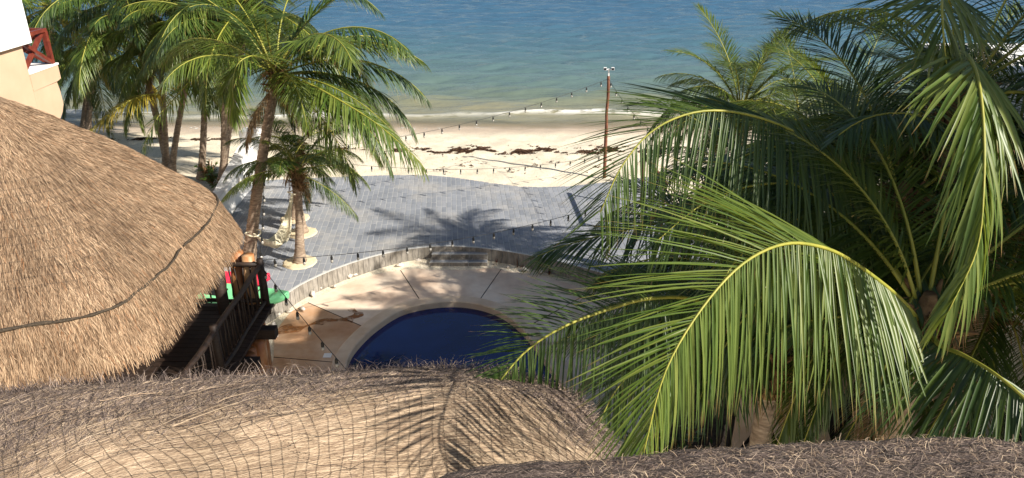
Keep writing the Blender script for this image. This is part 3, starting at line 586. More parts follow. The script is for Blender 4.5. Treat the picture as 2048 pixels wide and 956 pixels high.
# ------------------------------------------------------------------ the netted thatch roof below the viewpoint
S = [(-260, 812, 5.05), (0, 790, 5.15), (200, 769, 5.15), (450, 756, 5.15), (650, 747, 5.15), (800, 740, 5.15), (900, 740, 5.12), (1000, 747, 5.08), (1090, 767, 5.0), (1150, 802, 4.92), (1190, 850, 4.85), (1218, 895, 4.8), (1245, 965, 4.75)]
Rg = [(-260, 1040, 5.36), (20, 965, 5.42), (220, 890, 5.46), (450, 850, 5.47), (640, 815, 5.45), (790, 795, 5.42), (890, 786, 5.38), (970, 792, 5.32), (1040, 815, 5.22), (1098, 850, 5.12), (1148, 895, 5.02), (1188, 930, 4.92), (1222, 985, 4.8)]
Bt = [(-260, 1240, 5.15), (0, 1140, 5.2), (250, 1090, 5.2), (470, 1060, 5.15), (650, 1050, 5.1), (800, 1045, 5.05), (910, 1040, 4.98), (1000, 1035, 4.9), (1070, 1040, 4.82), (1120, 1050, 4.76), (1160, 1070, 4.7), (1195, 1090, 4.66), (1232, 1110, 4.6)]
Sp = [G(*q) for q in S]; Rp = [G(*q) for q in Rg]; Bp = [G(*q) for q in Bt]
out_ = [nrm(np.array([a[0] - b_[0], a[1] - b_[1], 0])) for a, b_ in zip(Sp, Rp)]
D1 = [a + o * 0.10 - np.array([0, 0, 0.13]) for a, o in zip(Sp, out_)]; D2 = [a + o * 0.08 - np.array([0, 0, 0.34]) for a, o in zip(Sp, out_)]; D3 = [a - o * 0.3 - np.array([0, 0, 0.42]) for a, o in zip(Sp, out_)]
mid1 = [(a * 0.45 + b_ * 0.55) + np.array([0, 0, 0.05]) for a, b_ in zip(Sp, Rp)]; mid2 = [(a + b_) / 2 + np.array([0, 0, 0.05]) for a, b_ in zip(Rp, Bp)]
C2 = [q + np.array([0, -0.9, -0.45]) for q in Bp]
gA = surf_grid([D3, D2, D1, Sp, mid1, Rp, mid2, Bp, C2], 200, 80)
gA[:, 24:] = wob(gA[:, 24:], 0.012, 1.6)
rA = obj('thatch_roof', grid_mesh('thatch_roof', gA), M['thatchA']); tag(rA, 'broad sunlit tan thatch roof under black netting beside the pool', 'roof')
p, du, dv, n, v, u = sample(gA, 90000, 0.27, 0.66); k = len(p)      # far side and ridge, shade painted in with darker straw
dd = nrm(-dv * RNG.uniform(0.2, 1, k)[:, None] + du * RNG.normal(0.5, 0.6, k)[:, None])
keep = RNG.random(k) > np.clip((v - 0.56) / 0.07, 0, 0.93)
wx = np.clip((v - 0.4) / 0.2, 0, 1)
pick = RNG.random(k) < 0.72 + 0.28 * np.clip((u - 0.1) * 1.2, 0, 1) * (1 - wx)  # more dark straw on the side turned away from the sun
for m_, sel in (('strawG', keep & pick), ('strawA', keep & ~pick)):
    q = sel.sum(); straw('weathered_shade_straw', p[sel], dd[sel], n[sel], RNG.uniform(0.04, 0.14, q), RNG.uniform(0.003, 0.0055, q), RNG.uniform(0.0, 0.2, q), RNG.normal(0, 0.12, q), M[m_], rA)
p, du, dv, n, v, u = sample(gA, 52000, 0.54, 0.98); k = len(p)      # combed sunlit slope
dd = nrm(du + dv * RNG.normal(-0.06, 0.10, k)[:, None])
straw('combed_straw', p, dd, n, RNG.uniform(0.12, 0.36, k), RNG.uniform(0.003, 0.006, k), RNG.uniform(0.0, 0.05, k), RNG.normal(0, 0.03, k), M['strawA'], rA)
p, du, dv, n, v, u = sample(gA, 5000, 0.22, 0.36); k = len(p)
straw('ridge_tuft', p, nrm(-dv + du * RNG.normal(0, 0.8, k)[:, None]), n, RNG.uniform(0.08, 0.24, k), RNG.uniform(0.003, 0.006, k), RNG.uniform(0.1, 0.8, k), RNG.normal(0, 0.3, k), M['strawG'], rA)
p, du, dv, n, v, u = sample(gA, 260, 0.26, 0.3, 0.47, 0.6); k = len(p)
straw('wispy_tuft', p, nrm(n + du * RNG.normal(0, 0.7, k)[:, None]), nrm(-dv), RNG.uniform(0.1, 0.34, k), RNG.uniform(0.003, 0.005, k), RNG.uniform(0, 0.2, k), RNG.normal(0, 0.3, k), M['strawA'], rA)
p, du, dv, n, v, u = sample(gA, 60, 0.45, 0.62, 0.12, 0.27); k = len(p)
straw('loose_reed', p, nrm(du + dv * RNG.normal(-0.35, 0.12, k)[:, None]), n, RNG.uniform(0.3, 0.8, k), RNG.uniform(0.006, 0.011, k), RNG.uniform(0.0, 0.1, k), RNG.normal(0, 0.08, k), M['strawA'], rA)
ls = []
up_ = np.array([0, 0, 0.016]); arc = np.r_[0, np.cumsum(np.linalg.norm(np.diff(gA[:, 48], axis=0), axis=1))]
for j in range(30, 80, 3): ls.append([gA[i, min(79, max(24, j + int(3 * math.sin(i * 0.05 + j))))] + up_ for i in range(0, 200, 3)])
for s_ in np.arange(0, arc[-1], 0.11):
    i = np.interp(s_, arc, np.arange(200)); ls.append([gA[min(199, max(0, int(i + (j - 48) * 0.18 + 2 * math.sin(j * 0.2 + s_))))][j] + up_ for j in range(26, 80, 3)])
tag(wires(ls, 0.0016, 'roof_netting', M['net'], None), 'black cord netting stretched over the broad sunlit thatch roof', 'net')

# ------------------------------------------------------------------ nearest thatch roof
S = [(840, 985, 6.7), (905, 958, 6.74), (1000, 941, 6.77), (1200, 926, 6.8), (1400, 911, 6.82), (1600, 896, 6.84), (1780, 888, 6.86), (1900, 886, 6.86), (2048, 893, 6.84), (2300, 915, 6.8)]
Sp = [G(*q) for q in S]
Np = [q + np.array([0, -0.5, 0.10]) for q in Sp]; Np2 = [q + np.array([0, -1.1, 0.02]) for q in Sp]; Np3 = [q + np.array([0, -1.9, -0.25]) for q in Sp]
D1 = [q + np.array([0, 0.09, -0.12]) for q in Sp]; D2 = [q + np.array([0, 0.06, -0.4]) for q in Sp]; D3 = [q + np.array([0, -0.4, -0.5]) for q in Sp]
gC = surf_grid([D3, D2, D1, Sp, Np, Np2, Np3], 150, 60); gC[:, 20:] = wob(gC[:, 20:], 0.012, 2.2)
rC = obj('thatch_ridge', grid_mesh('thatch_ridge', gC, flip=False), M['thatchG']); tag(rC, 'weathered grey thatch roof edge with curled loose straws and black cords', 'roof')
p, du, dv, n, v, u = sample(gC, 70000, 0.34, 0.72); k = len(p)
straw('straw', p, nrm(du * RNG.choice([-1, 1], k)[:, None] + dv * RNG.normal(-0.55, 0.5, k)[:, None]), n, RNG.uniform(0.03, 0.1, k), RNG.uniform(0.0016, 0.0032, k), RNG.uniform(0.0, 0.16, k), RNG.normal(0, 0.15, k), M['strawG'], rC)
p, du, dv, n, v, u = sample(gC, 2400, 0.36, 0.66, 0.3, 1); k = len(p)
straw('curled_straw', p, nrm(du * RNG.normal(0, 1, k)[:, None] + dv * RNG.normal(-0.3, 0.7, k)[:, None]), n, RNG.uniform(0.03, 0.075, k), RNG.uniform(0.0018, 0.0034, k), RNG.uniform(0.2, 0.8, k), RNG.normal(0, 0.5, k), M['strawA'], rC)
ls = [[gC[i, j] + np.array([0, 0, 0.012 + 0.006 * math.sin(i)]) for i in range(0, 150, 2)] for j in range(25, 46, 2)]
wires(ls, 0.0022, 'cord', M['net'], rC)

# ------------------------------------------------------------------ palms
def leaflet_mesh(beta, seg=5):
    V = []; x = z = 0.0; ds = 1 / seg
    for i in range(seg + 1):
        s_ = i / seg; wd = max(0.02, (0.45 + 0.55 * min(1, s_ / 0.18)) * (1 - s_ ** 2.2) ** 0.8)
        V += [(x, -0.5 * wd, z), (x, 0, z - 0.006 * wd), (x, 0.5 * wd, z)]
        a = beta * (s_ + ds / 2) ** 0.9; x += math.cos(a) * ds; z -= math.sin(a) * ds
    F = [(3 * i + k, 3 * i + k + 1, 3 * i + k + 4, 3 * i + k + 3) for i in range(seg) for k in (0, 1)]
    return np.array(V), np.array(F)
BETAS = [0, 15, 30, 45, 60, 80, 100, 125]
LT5 = [leaflet_mesh(R_(b_), 5) for b_ in BETAS]; LT3 = [leaflet_mesh(R_(b_), 3) for b_ in BETAS]
LOBJ = None
def frond_leaflets(rc, n_side, Lmax, width, droop, rng, grav=0.15, lift=0.25, t0=0.14, roll=0.3, up0=(0, 0, 1), fwd=(28, 66), sides=(1, 1), gap=0.0, twist=0.0):
    rc = np.asarray(rc); m = len(rc); sg = np.r_[0, np.cumsum(np.linalg.norm(np.diff(rc, axis=0), axis=1))]; tl = sg / sg[-1]
    T = nrm(np.gradient(rc, axis=0)); Us = []; U = np.array(up0, float)
    for i in range(m):
        U = U - T[i] * (U @ T[i]); U /= np.linalg.norm(U); Us.append(U.copy())
    Us = np.array(Us); out = []
    ip = lambda A, t_: np.array([np.interp(t_, tl, A[:, k]) for k in range(3)])
    for si, side in enumerate((1, -1)):
        for k in range(n_side):
            if rng.random() < gap: continue
            t_ = t0 + (1 - t0) * (k + rng.uniform(0.1, 0.9)) / n_side
            p = ip(rc, t_); tn = nrm(ip(T, t_)); U = nrm(ip(Us, t_)); tw = R_(twist) * max(0, (t_ - 0.25) / 0.75) ** 1.2; U = U * math.cos(tw) + np.cross(tn, U) * math.sin(tw); Sd = np.cross(tn, U) * side
            a = R_(fwd[0] + (fwd[1] - fwd[0]) * t_ ** 1.6 + rng.normal(0, 4))
            d0 = Sd * math.cos(a) + tn * math.sin(a) + U * (lift * (1 - 0.6 * t_) + rng.normal(0, 0.06)) + np.array([0, 0, -(grav[si] if hasattr(grav, '__len__') else grav)]); d0 /= np.linalg.norm(d0)
            L = Lmax * sides[si] * (0.5 + 0.5 * min(1, (t_ - t0) / 0.2)) * (1 - 0.62 * max(0, (t_ - 0.45) / 0.55) ** 1.5) * rng.uniform(0.9, 1.08)
            toward = math.degrees(math.acos(max(-1, min(1, -d0[2]))))
            want = min(droop * rng.uniform(0.7, 1.3) * (1.1 - 0.5 * t_), toward * 0.97)
            vi = int(np.argmin([abs(want - b_) for b_ in BETAS]))
            up = np.array([0, 0, 1.0]); nz = up - d0 * (up @ d0)
            if np.linalg.norm(nz) < 0.15: nz = U - d0 * (U @ d0)
            nz /= np.linalg.norm(nz); ry = rng.normal(0, roll)
            yy = np.cross(nz, d0); nz2 = nz * math.cos(ry) + yy * math.sin(ry); yy = np.cross(nz2, d0)
            out.append((vi, p, d0 * L, yy * width * rng.uniform(0.85, 1.1) * (1 - 0.35 * t_), nz2 * L))
    return out
def add_s(me, arr):
    at_ = me.attributes.new('along', 'FLOAT', 'POINT'); at_.data.foreach_set('value', np.asarray(arr, np.float32))
def tip_s(n_leaf, seg): return np.tile(np.repeat(np.arange(seg + 1) / seg, 3), n_leaf)
def bake(lfs, LT):
    V = []; F = []; n = 0
    for vi, p, ax, ay, az in lfs:
        tv, tf = LT[vi]; V.append(p + tv[:, :1] * ax + tv[:, 1:2] * ay + tv[:, 2:3] * az); F.append(tf + n); n += len(tv)
    return np.vstack(V), np.vstack(F)
def rachis_geo(rc, r0, r1, n=5):
    mb = MB(); m = len(rc); mb.tube(rc, [r0 + (r1 - r0) * (i / (m - 1)) ** 0.7 for i in range(m)], n); return mb
def frond_curve(L, e0, bend, n=16, yaw=0.0):
    pts = [np.zeros(3)]
    for i in range(n - 1):
        s_ = (i + 0.5) / (n - 1); e = max(R_(e0) - R_(bend) * s_ ** 1.25, R_(-86)); h = yaw * s_ ** 2
        pts.append(pts[-1] + np.array([math.cos(e) * math.cos(h), math.cos(e) * math.sin(h), math.sin(e)]) * L / (n - 1))
    return np.array(pts)
# shared frond meshes (unit rachis length about 1, scaled by the copy)
ELEV = [80, 66, 52, 38, 24, 8, -12, -38]
FR = {}
for e in ELEV:
    for sd in range(2):
        rng = np.random.default_rng(500 + e * 3 + sd)
        bend = {80: 55, 66: 72, 52: 85, 38: 92, 24: 90, 8: 75, -12: 62, -38: 45}[e] * (1.0 if sd == 0 else 0.82)
        rc = frond_curve(1.0, e, bend, 16, rng.uniform(-0.5, 0.5))
        lf = frond_leaflets(rc, 92, 0.27, 0.0112, 48 if e < 60 else 30, rng, grav=0.3 if e < 60 else 0.05, lift=0.25, roll=0.22)
        V1, F1 = bake(lf, LT3); mb = rachis_geo(rc, 0.0085, 0.0018, 5)
        me = bpy.data.meshes.new('frond'); n0 = len(V1)
        me.from_pydata([tuple(q) for q in V1] + mb.V, [], [tuple(map(int, f)) for f in F1] + [tuple(i + n0 for i in f) for f in mb.F])
        add_s(me, np.r_[tip_s(len(lf), 3), np.zeros(len(mb.V))]); me.materials.append(M['leaf']); me.materials.append(M['rachis'])
        me.polygons.foreach_set('material_index', [0] * len(F1) + [1] * len(mb.F)); me.polygons.foreach_set('use_smooth', [True] * len(me.polygons)); me.update()
        FR[(e, sd)] = me
def frond_obj(parent, loc, az, e, L, mat='leaf', rr='rachis', sd=None):
    e = min(ELEV, key=lambda q: abs(q - e)); o = bpy.data.objects.new('frond', FR[(e, random.randint(0, 1) if sd is None else sd)]); link(o, parent)
    o.location = tuple(loc); o.rotation_euler = (random.uniform(-.12, .12), random.uniform(-.06, .06), az); o.scale = (L,) * 3
    o.material_slots[0].link = 'OBJECT'; o.material_slots[0].material = M[mat]; o.material_slots[1].link = 'OBJECT'; o.material_slots[1].material = M[rr]; return o
def palm(base, top, label, r=0.14, nf=20, L=3.4, seed=0, az0=0.0, mats=('leaf', 'leaf_dark', 'leaf_bright'), bow=0.25, dead=2, coco=0, fill=None, emin=-38, emax=82, group=None):
    rnd = random.Random(seed); base = np.array(base, float); top = np.array(top, float)
    root = empty('palm_tree', base); tag(root, label, 'palm tree', group)
    ctrl = base * 0.55 + top * 0.45 + np.array([0, 0, 0]); d = (top - base); ctrl += np.array([-d[0] * bow, -d[1] * bow, 0])
    H = np.linalg.norm(d); m = max(24, int(H / 0.075)); mb = MB(); pts = []; rad = []
    for i in range(m):
        t_ = i / (m - 1); q = base * (1 - t_) ** 2 + 2 * ctrl * t_ * (1 - t_) + top * t_ * t_; pts.append(q - base)
        rad.append(r * (1 + 0.55 * math.exp(-t_ * H / 0.35)) * (1 - 0.32 * t_) * (1.045 if i % 2 else 0.955) * rnd.uniform(0.97, 1.03))
    mb.tube(pts, rad, 14, jit=0.02); obj('trunk', mesh('trunk', mb.V, mb.F, True), M['trunk'], root)
    tp = top - base; cb = MB()                   # fibrous boots where the fronds leave the trunk
    for k in range(30):
        a = k * 2.4 + rnd.uniform(-.3, .3); z = -0.4 + k * 0.02; e = rnd.uniform(0.3, 1.3)
        st_ = tp + np.array([math.cos(a) * r * 0.7, math.sin(a) * r * 0.7, z]); l_ = r * rnd.uniform(1.0, 2.4); w_ = r * rnd.uniform(0.14, 0.28)
        cb.tube([st_, st_ + np.array([math.cos(a) * math.cos(e), math.sin(a) * math.cos(e), math.sin(e)]) * l_ * 0.6, st_ + np.array([math.cos(a) * math.cos(e), math.sin(a) * math.cos(e), math.sin(e) * 0.8]) * l_], [w_, w_ * 0.7, w_ * 0.35], 5, jit=0.2)
    for k in range(60):                          # hanging fibre and dry spathes
        a = rnd.uniform(0, 6.28); q = tp + np.array([math.cos(a) * r, math.sin(a) * r, rnd.uniform(-0.35, 0.3)]); l_ = rnd.uniform(0.1, 0.6)
        cb.tube([q, q + np.array([math.cos(a) * 0.14, math.sin(a) * 0.14, -0.05]), q + np.array([math.cos(a) * 0.2 + rnd.uniform(-.1, .1), math.sin(a) * 0.2, -l_])], [0.008, 0.006, 0.003], 3)
    cb.tube([tp + np.array([0, 0, -0.4]), tp, tp + np.array([0, 0, 0.35])], [r * 0.8, r * 1.05, r * 0.35], 8, jit=0.15)
    obj('crown_base', mesh('crown_base', cb.V, cb.F, True), M['boot'], root)
    lst = fill if fill is not None else [(az0 + k * 137.5, emax + (emin - emax) * ((k + 0.5) / nf) ** 0.85 + rnd.uniform(-6, 6), rnd.uniform(0.85, 1.1)) for k in range(nf)]
    for k, (az, e, s_) in enumerate(lst):
        m_ = rnd.choices(mats, weights=[5, 3, 2][:len(mats)])[0]
        if e < -20 and rnd.random() < 0.35 and 'leaf_bright' in mats: m_ = 'leaf_yellow'
        frond_obj(root, tp + np.array([math.cos(R_(az)) * r * 0.5, math.sin(R_(az)) * r * 0.5, 0.05 + 0.2 * max(0, e) / 90]), R_(az), e, L * s_, m_)
    for k in range(dead):
        frond_obj(root, tp + np.array([0, 0, -0.12]), R_(az0 + 70 + 150 * k + rnd.uniform(-30, 30)), -38, L * rnd.uniform(0.45, 0.6), 'leaf_dead', 'rachis_dead')
    for k in range(coco):
        a = az0 / 57 + k * 1.1; q = tp + np.array([math.cos(a) * (r + 0.12), math.sin(a) * (r + 0.12), -0.15 - 0.13 * (k % 3)])
        V = []; n_ = 8
        for i in range(7):
            ph = math.pi * i / 6; rr_ = 0.12 * math.sin(ph) * (1 + 0.12 * math.cos(ph))
            V += [(q[0] + rr_ * math.cos(2 * math.pi * j / n_), q[1] + rr_ * math.sin(2 * math.pi * j / n_), q[2] + 0.16 * math.cos(ph)) for j in range(n_)]
        obj('coconut', mesh('coconut', V, [(i * n_ + j, i * n_ + (j + 1) % n_, (i + 1) * n_ + (j + 1) % n_, (i + 1) * n_ + j) for i in range(6) for j in range(n_)], True), M['coconut'], root)
    return root
def hero_frond(root, ctrl, n_side, Lmax, width, droop, mat, seed, r0=0.035, single=True, **kw):
    rng = np.random.default_rng(seed); rc = bez(ctrl, 40); b0 = np.array(root.location); rcl = rc - b0
    mb = rachis_geo(rcl, r0, 0.005, 7); fo = obj('frond', mesh('frond', mb.V, mb.F, True), M['rachis'], root)
    lf = frond_leaflets(rcl, n_side, Lmax, width, droop, rng, **kw)
    if single:
        global LOBJ
        key = mat
        if LOBJ is None: LOBJ = {}
        if key not in LOBJ:
            LOBJ[key] = []
            for v_, f_ in LT5:
                me = np_mesh('leaflet', v_, f_, True); add_s(me, tip_s(1, 5)); me.materials.append(M[mat]); LOBJ[key].append(me)
        for vi, p, ax, ay, az in lf:
            o = bpy.data.objects.new('leaflet', LOBJ[key][vi]); link(o, fo)
            o.matrix_local = Matrix(((ax[0], ay[0], az[0], p[0]), (ax[1], ay[1], az[1], p[1]), (ax[2], ay[2], az[2], p[2]), (0, 0, 0, 1)))
    else:
        V1, F1 = bake(lf, LT5); me = np_mesh('leaflets', V1, F1, True); add_s(me, tip_s(len(lf), 5)); tag(obj('leaflets', me, M[mat], fo), kind='stuff')
    return fo

# -- palms on the terrace and the left beach
def same_y(px, py, base): return PY(px, py, base[1])
b_ = G(497, 530, ZT); L1 = palm(b_, same_y(552, 158, b_), 'leaning coconut palm with ringed trunk and hammock rope beside the hut', 0.165, 0, 3.9, 3, bow=0.08, dead=2,
    fill=[(0, -12, .95), (-32, 8, 1.0), (-40, -12, .9), (8, 24, 1.0), (30, 38, 1.0), (60, 24, 1), (95, 38, 1), (130, 24, 1), (165, 38, 1), (225, 38, .8), (250, 66, .9), (290, 66, .8), (320, 52, 1), (-15, 52, 1.05), (20, 66, 1), (75, 66, 1), (140, 66, 1), (180, 66, .9), (110, 8, .9), (50, 0, .9), (15, 8, 1), (-10, 38, 1), (350, -12, .85), (300, 24, .7)], mats=('leaf', 'leaf_dark', 'leaf_bright'))
hero_frond(L1, [P(556, 160, 18.2), P(540, 125, 17.6), P(505, 112, 17.0), P(475, 130, 16.7), P(466, 175, 16.6), P(470, 232, 16.6)], 78, 1.3, 0.05, 25, 'leaf_bright', 51, up0=(0.1, -1, 0.25), lift=0.1, grav=0.15, single=True, fwd=(20, 55))
hero_frond(L1, [P(565, 160, 18.2), P(610, 165, 17.8), P(670, 195, 17.4), P(750, 245, 17.1), P(815, 300, 17.0), P(848, 335, 17.0)], 80, 1.15, 0.05, 55, 'leaf_bright', 52, lift=0.15, grav=0.25, single=True)
b_ = G(600, 525, ZT); palm(b_, same_y(597, 352, b_), 'young palm standing in the sand circle closest to the curved wall', 0.125, 0, 2.0, 5, bow=0.0, dead=1,
    fill=[(-20, -12, .95), (10, 24, 1), (45, 38, 1), (80, 24, .9), (120, 38, 1), (160, 24, 1), (185, 8, 1.1), (215, 24, 1.0), (265, 52, .9), (310, 38, .8), (0, 66, 1), (140, 66, 1), (240, 66, .8), (200, 38, 1)], mats=('leaf_dark', 'leaf', 'leaf_dark'))
b2 = G(606, 466, ZT); palm(b2, same_y(584, 330, b2) , 'slim palm leaning back over the middle sand circle holding the hammock', 0.12, 12, 1.9, 6, bow=-0.2, dead=1, emin=0, mats=('leaf_dark', 'leaf', 'leaf_dark'))
b3 = G(590, 438, ZT); palm(b3, same_y(600, 300, b3), 'palm behind the hammock in the sand circle farthest from the wall', 0.12, 12, 1.9, 8, bow=0.1, mats=('leaf_dark', 'leaf', 'leaf_dark'))
for (q, r, n_) in ((G(600, 525, ZT), 0.46, 'first'), (G(604, 466, ZT), 0.45, 'second'), (G(590, 437, ZT), 0.45, 'third')):
    V = []; m_ = 26
    for i, (rr_, z) in enumerate(((1.0, -0.02), (1.0, 0.012), (0.9, 0.03), (0.5, 0.035), (0.0, 0.06))):
        V += [(q[0] + r * rr_ * math.cos(2 * math.pi * k / m_) * (1 + 0.04 * math.sin(3 * k)), q[1] + r * rr_ * math.sin(2 * math.pi * k / m_) * (1 + 0.03 * math.cos(2 * k)), ZT + z + (0.012 * math.sin(k * 2.1 + i) if 0 < i < 4 else 0)) for k in range(m_)]
    tag(obj('sand_bed', mesh('sand_bed', V, [(i * m_ + k, i * m_ + (k + 1) % m_, (i + 1) * m_ + (k + 1) % m_, (i + 1) * m_ + k) for i in range(4) for k in range(m_)], True), M['sandpit']), kind='structure')
GB = 'palms on the beach behind the hut'
def beach(bx, by, cx, cy, z, lab, **kw):
    b_ = G(bx, by, z); return palm(b_, same_y(cx, cy, b_), lab, **kw)
beach(448, 388, 452, 75, 0.42, 'straight ringed palm by the white wall behind the conical hut', r=0.13, nf=20, L=3.4, seed=21, az0=20, bow=0.02, emin=-12)
bp2 = beach(402, 358, 412, 60, 0.42, 'palm with dark pruned stump at its foot on the beach', r=0.12, nf=20, L=3.4, seed=22, az0=70, bow=-0.08, emin=-12)
beach(343, 343, 392, 90, 0.42, 'strongly slanting palm on the beach beside a straight one', r=0.115, nf=18, L=3.0, seed=23, az0=110, bow=0.1, dead=3, emin=-12)
bp4 = beach(332, 338, 318, 90, 0.42, 'palm with hanging brown fronds next to the slanting palm on the beach', r=0.12, nf=18, L=3.6, seed=24, az0=200, bow=-0.12, dead=4)
hero_frond(bp4, [P(318, 125, 26.0), P(290, 70, 25.2), P(250, 62, 24.6), P(205, 75, 24.2), P(165, 98, 24), P(150, 112, 24)], 60, 1.1, 0.055, 60, 'leaf_bright', 61, single=False)
hero_frond(bp4, [P(322, 150, 26.0), P(330, 185, 25), P(290, 190, 24.2), P(240, 212, 23.6), P(195, 248, 23.2), P(178, 262, 23.1)], 60, 1.0, 0.055, 60, 'leaf_yellow', 62, single=False)
hero_frond(bp2, [P(412, 75, 25.5), P(400, 130, 24.2), P(360, 185, 23.2), P(315, 235, 22.8), P(285, 300, 22.6)], 56, 0.95, 0.05, 50, 'leaf_bright', 63, single=False)
beach(166, 262, 182, 118, 0.3, 'farthest palm with yellow coconuts at the water edge', r=0.12, nf=20, L=3.6, seed=25, az0=40, bow=0.04, coco=7)
beach(176, 262, 205, 95, 0.3, 'second trunk growing close to the coconut palm at the water edge', r=0.115, nf=18, L=3.4, seed=26, az0=150, bow=0.15)
beach(440, 384, 500, 10, 0.42, 'tall palm whose crown rises above the leaning palm', r=0.13, nf=22, L=4.0, seed=27, az0=80, bow=0.05)
beach(338, 337, 255, 0, 0.42, 'tall palm bending away from the slanting palm with high dark crown', r=0.13, nf=22, L=4.2, seed=29, az0=0, bow=0.05)
beach(90, 280, 100, 20, 0.4, 'palm beyond the peach balcony with spreading dark fronds', r=0.13, nf=20, L=4.0, seed=30, az0=33, bow=0.05)
# undergrowth by the beach palms
def shrub(p, h, lab, seed, nst=14, mat='shrub'):
    rnd = random.Random(seed); root = empty('shrub', p); tag(root, lab, 'shrub'); mb = MB(); sm = MB()
    for k in range(nst):
        a = rnd.uniform(0, 6.28); e = rnd.uniform(0.5, 1.4); L = h * rnd.uniform(0.6, 1.1); d = np.array([math.cos(a) * math.cos(e), math.sin(a) * math.cos(e), math.sin(e)])
        sm.tube([np.zeros(3), d * L * 0.6, d * L], [0.012, 0.008, 0.004], 4)
        for j in range(16):
            q = d * L * rnd.uniform(0.3, 1.0); b2_ = rnd.uniform(0, 6.28); l2 = rnd.uniform(0.1, 0.2); f_ = np.array([math.cos(b2_), math.sin(b2_), rnd.uniform(-.3, .7)]) * l2; s2 = np.cross(f_, [0, 0, 1.0]); s2 = s2 / np.linalg.norm(s2) * l2 * 0.28
            mb.add([q, q + f_ * 0.5 - s2, q + f_, q + f_ * 0.5 + s2], [(0, 1, 2, 3)])
    obj('stem', mesh('stem', sm.V, sm.F), M['boot'], root); tag(obj('foliage', mesh('foliage', mb.V, mb.F), M[mat], root), kind='stuff')
shrub(G(425, 372, 0.42), 0.9, 'green leafy shrub at the foot of the straight ringed palm', 1); shrub(G(462, 385, 0.42), 1.0, 'green leafy shrub between the ringed palm and white wall', 2)
mb = MB(); q = G(418, 362, 0.42)
for k in range(14): a = k * 0.45; mb.tube([q + [0, 0, -.05], q + np.array([math.cos(a) * 0.25, math.sin(a) * 0.2, random.uniform(0.5, 0.8)])], [0.05, 0.015], 5)
tag(mb.build('palm_stump', M['boot']), 'dark splintered palm stump among the beach trunks', 'stump')

# -- palms to the right of the pool
def ground_palm(c, z=0.0, lean=(0, 0)): return np.array([c[0] + lean[0], c[1] + lean[1], z])
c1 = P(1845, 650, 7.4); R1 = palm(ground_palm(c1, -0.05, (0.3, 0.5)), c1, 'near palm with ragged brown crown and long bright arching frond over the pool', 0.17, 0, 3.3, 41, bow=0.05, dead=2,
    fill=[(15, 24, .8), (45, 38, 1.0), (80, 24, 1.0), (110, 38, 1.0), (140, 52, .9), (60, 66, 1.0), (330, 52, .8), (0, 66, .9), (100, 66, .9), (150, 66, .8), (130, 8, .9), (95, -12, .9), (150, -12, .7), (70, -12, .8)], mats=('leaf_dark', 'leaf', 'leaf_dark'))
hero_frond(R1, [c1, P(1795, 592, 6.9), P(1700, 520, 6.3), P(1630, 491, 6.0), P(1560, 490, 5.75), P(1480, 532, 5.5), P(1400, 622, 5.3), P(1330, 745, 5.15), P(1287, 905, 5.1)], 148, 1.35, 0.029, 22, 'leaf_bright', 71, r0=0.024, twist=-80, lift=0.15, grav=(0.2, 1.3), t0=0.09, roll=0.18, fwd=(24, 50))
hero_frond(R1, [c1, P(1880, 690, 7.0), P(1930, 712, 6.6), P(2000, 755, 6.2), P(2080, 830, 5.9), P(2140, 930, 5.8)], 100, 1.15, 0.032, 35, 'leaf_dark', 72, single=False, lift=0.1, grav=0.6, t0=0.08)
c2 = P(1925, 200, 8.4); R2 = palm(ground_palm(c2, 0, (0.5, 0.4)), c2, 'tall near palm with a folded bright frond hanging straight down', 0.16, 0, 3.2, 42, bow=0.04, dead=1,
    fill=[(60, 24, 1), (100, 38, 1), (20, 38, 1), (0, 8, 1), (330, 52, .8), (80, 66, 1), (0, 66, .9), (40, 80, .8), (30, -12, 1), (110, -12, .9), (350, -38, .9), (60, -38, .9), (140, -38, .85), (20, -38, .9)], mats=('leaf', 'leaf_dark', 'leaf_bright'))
hero_frond(R2, [c2, P(1905, 135, 7.7), P(1912, 106, 7.0), P(1934, 110, 6.4), P(1955, 155, 6.0), P(1967, 250, 5.8), P(1967, 380, 5.7), P(1953, 500, 5.7), P(1897, 622, 5.7)], 84, 1.15, 0.045, 40, 'leaf_bright', 73, r0=0.028, lift=0.0, grav=0.2, t0=0.22, up0=(0.1, -0.2, 1), fwd=(52, 70), roll=0.2)
hero_frond(R2, [c2, P(1908, 60, 7.8), P(1893, -25, 7.0), P(1884, 0, 6.5), P(1886, 60, 6.3), P(1893, 130, 6.3)], 50, 1.0, 0.045, 40, 'leaf', 74, r0=0.024, lift=0.0, grav=0.3, t0=0.3)
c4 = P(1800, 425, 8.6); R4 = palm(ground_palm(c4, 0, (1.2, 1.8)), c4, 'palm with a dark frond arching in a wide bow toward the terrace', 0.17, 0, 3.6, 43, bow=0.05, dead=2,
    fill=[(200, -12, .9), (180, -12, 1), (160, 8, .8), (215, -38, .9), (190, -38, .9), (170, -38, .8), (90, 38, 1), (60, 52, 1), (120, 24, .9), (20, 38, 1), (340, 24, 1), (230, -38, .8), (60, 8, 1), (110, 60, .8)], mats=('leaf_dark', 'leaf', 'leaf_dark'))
hero_frond(R4, [c4, P(1740, 385, 8.2), P(1680, 333, 7.8), P(1600, 270, 7.4), P(1500, 230, 7.1), P(1400, 223, 6.9), P(1310, 258, 6.8), P(1245, 330, 6.75), P(1200, 425, 6.75)], 148, 1.3, 0.028, 28, 'leaf_dark', 75, r0=0.024, twist=-60, lift=0.2, grav=(0.3, 1.2), t0=0.08, roll=0.18, fwd=(20, 50))
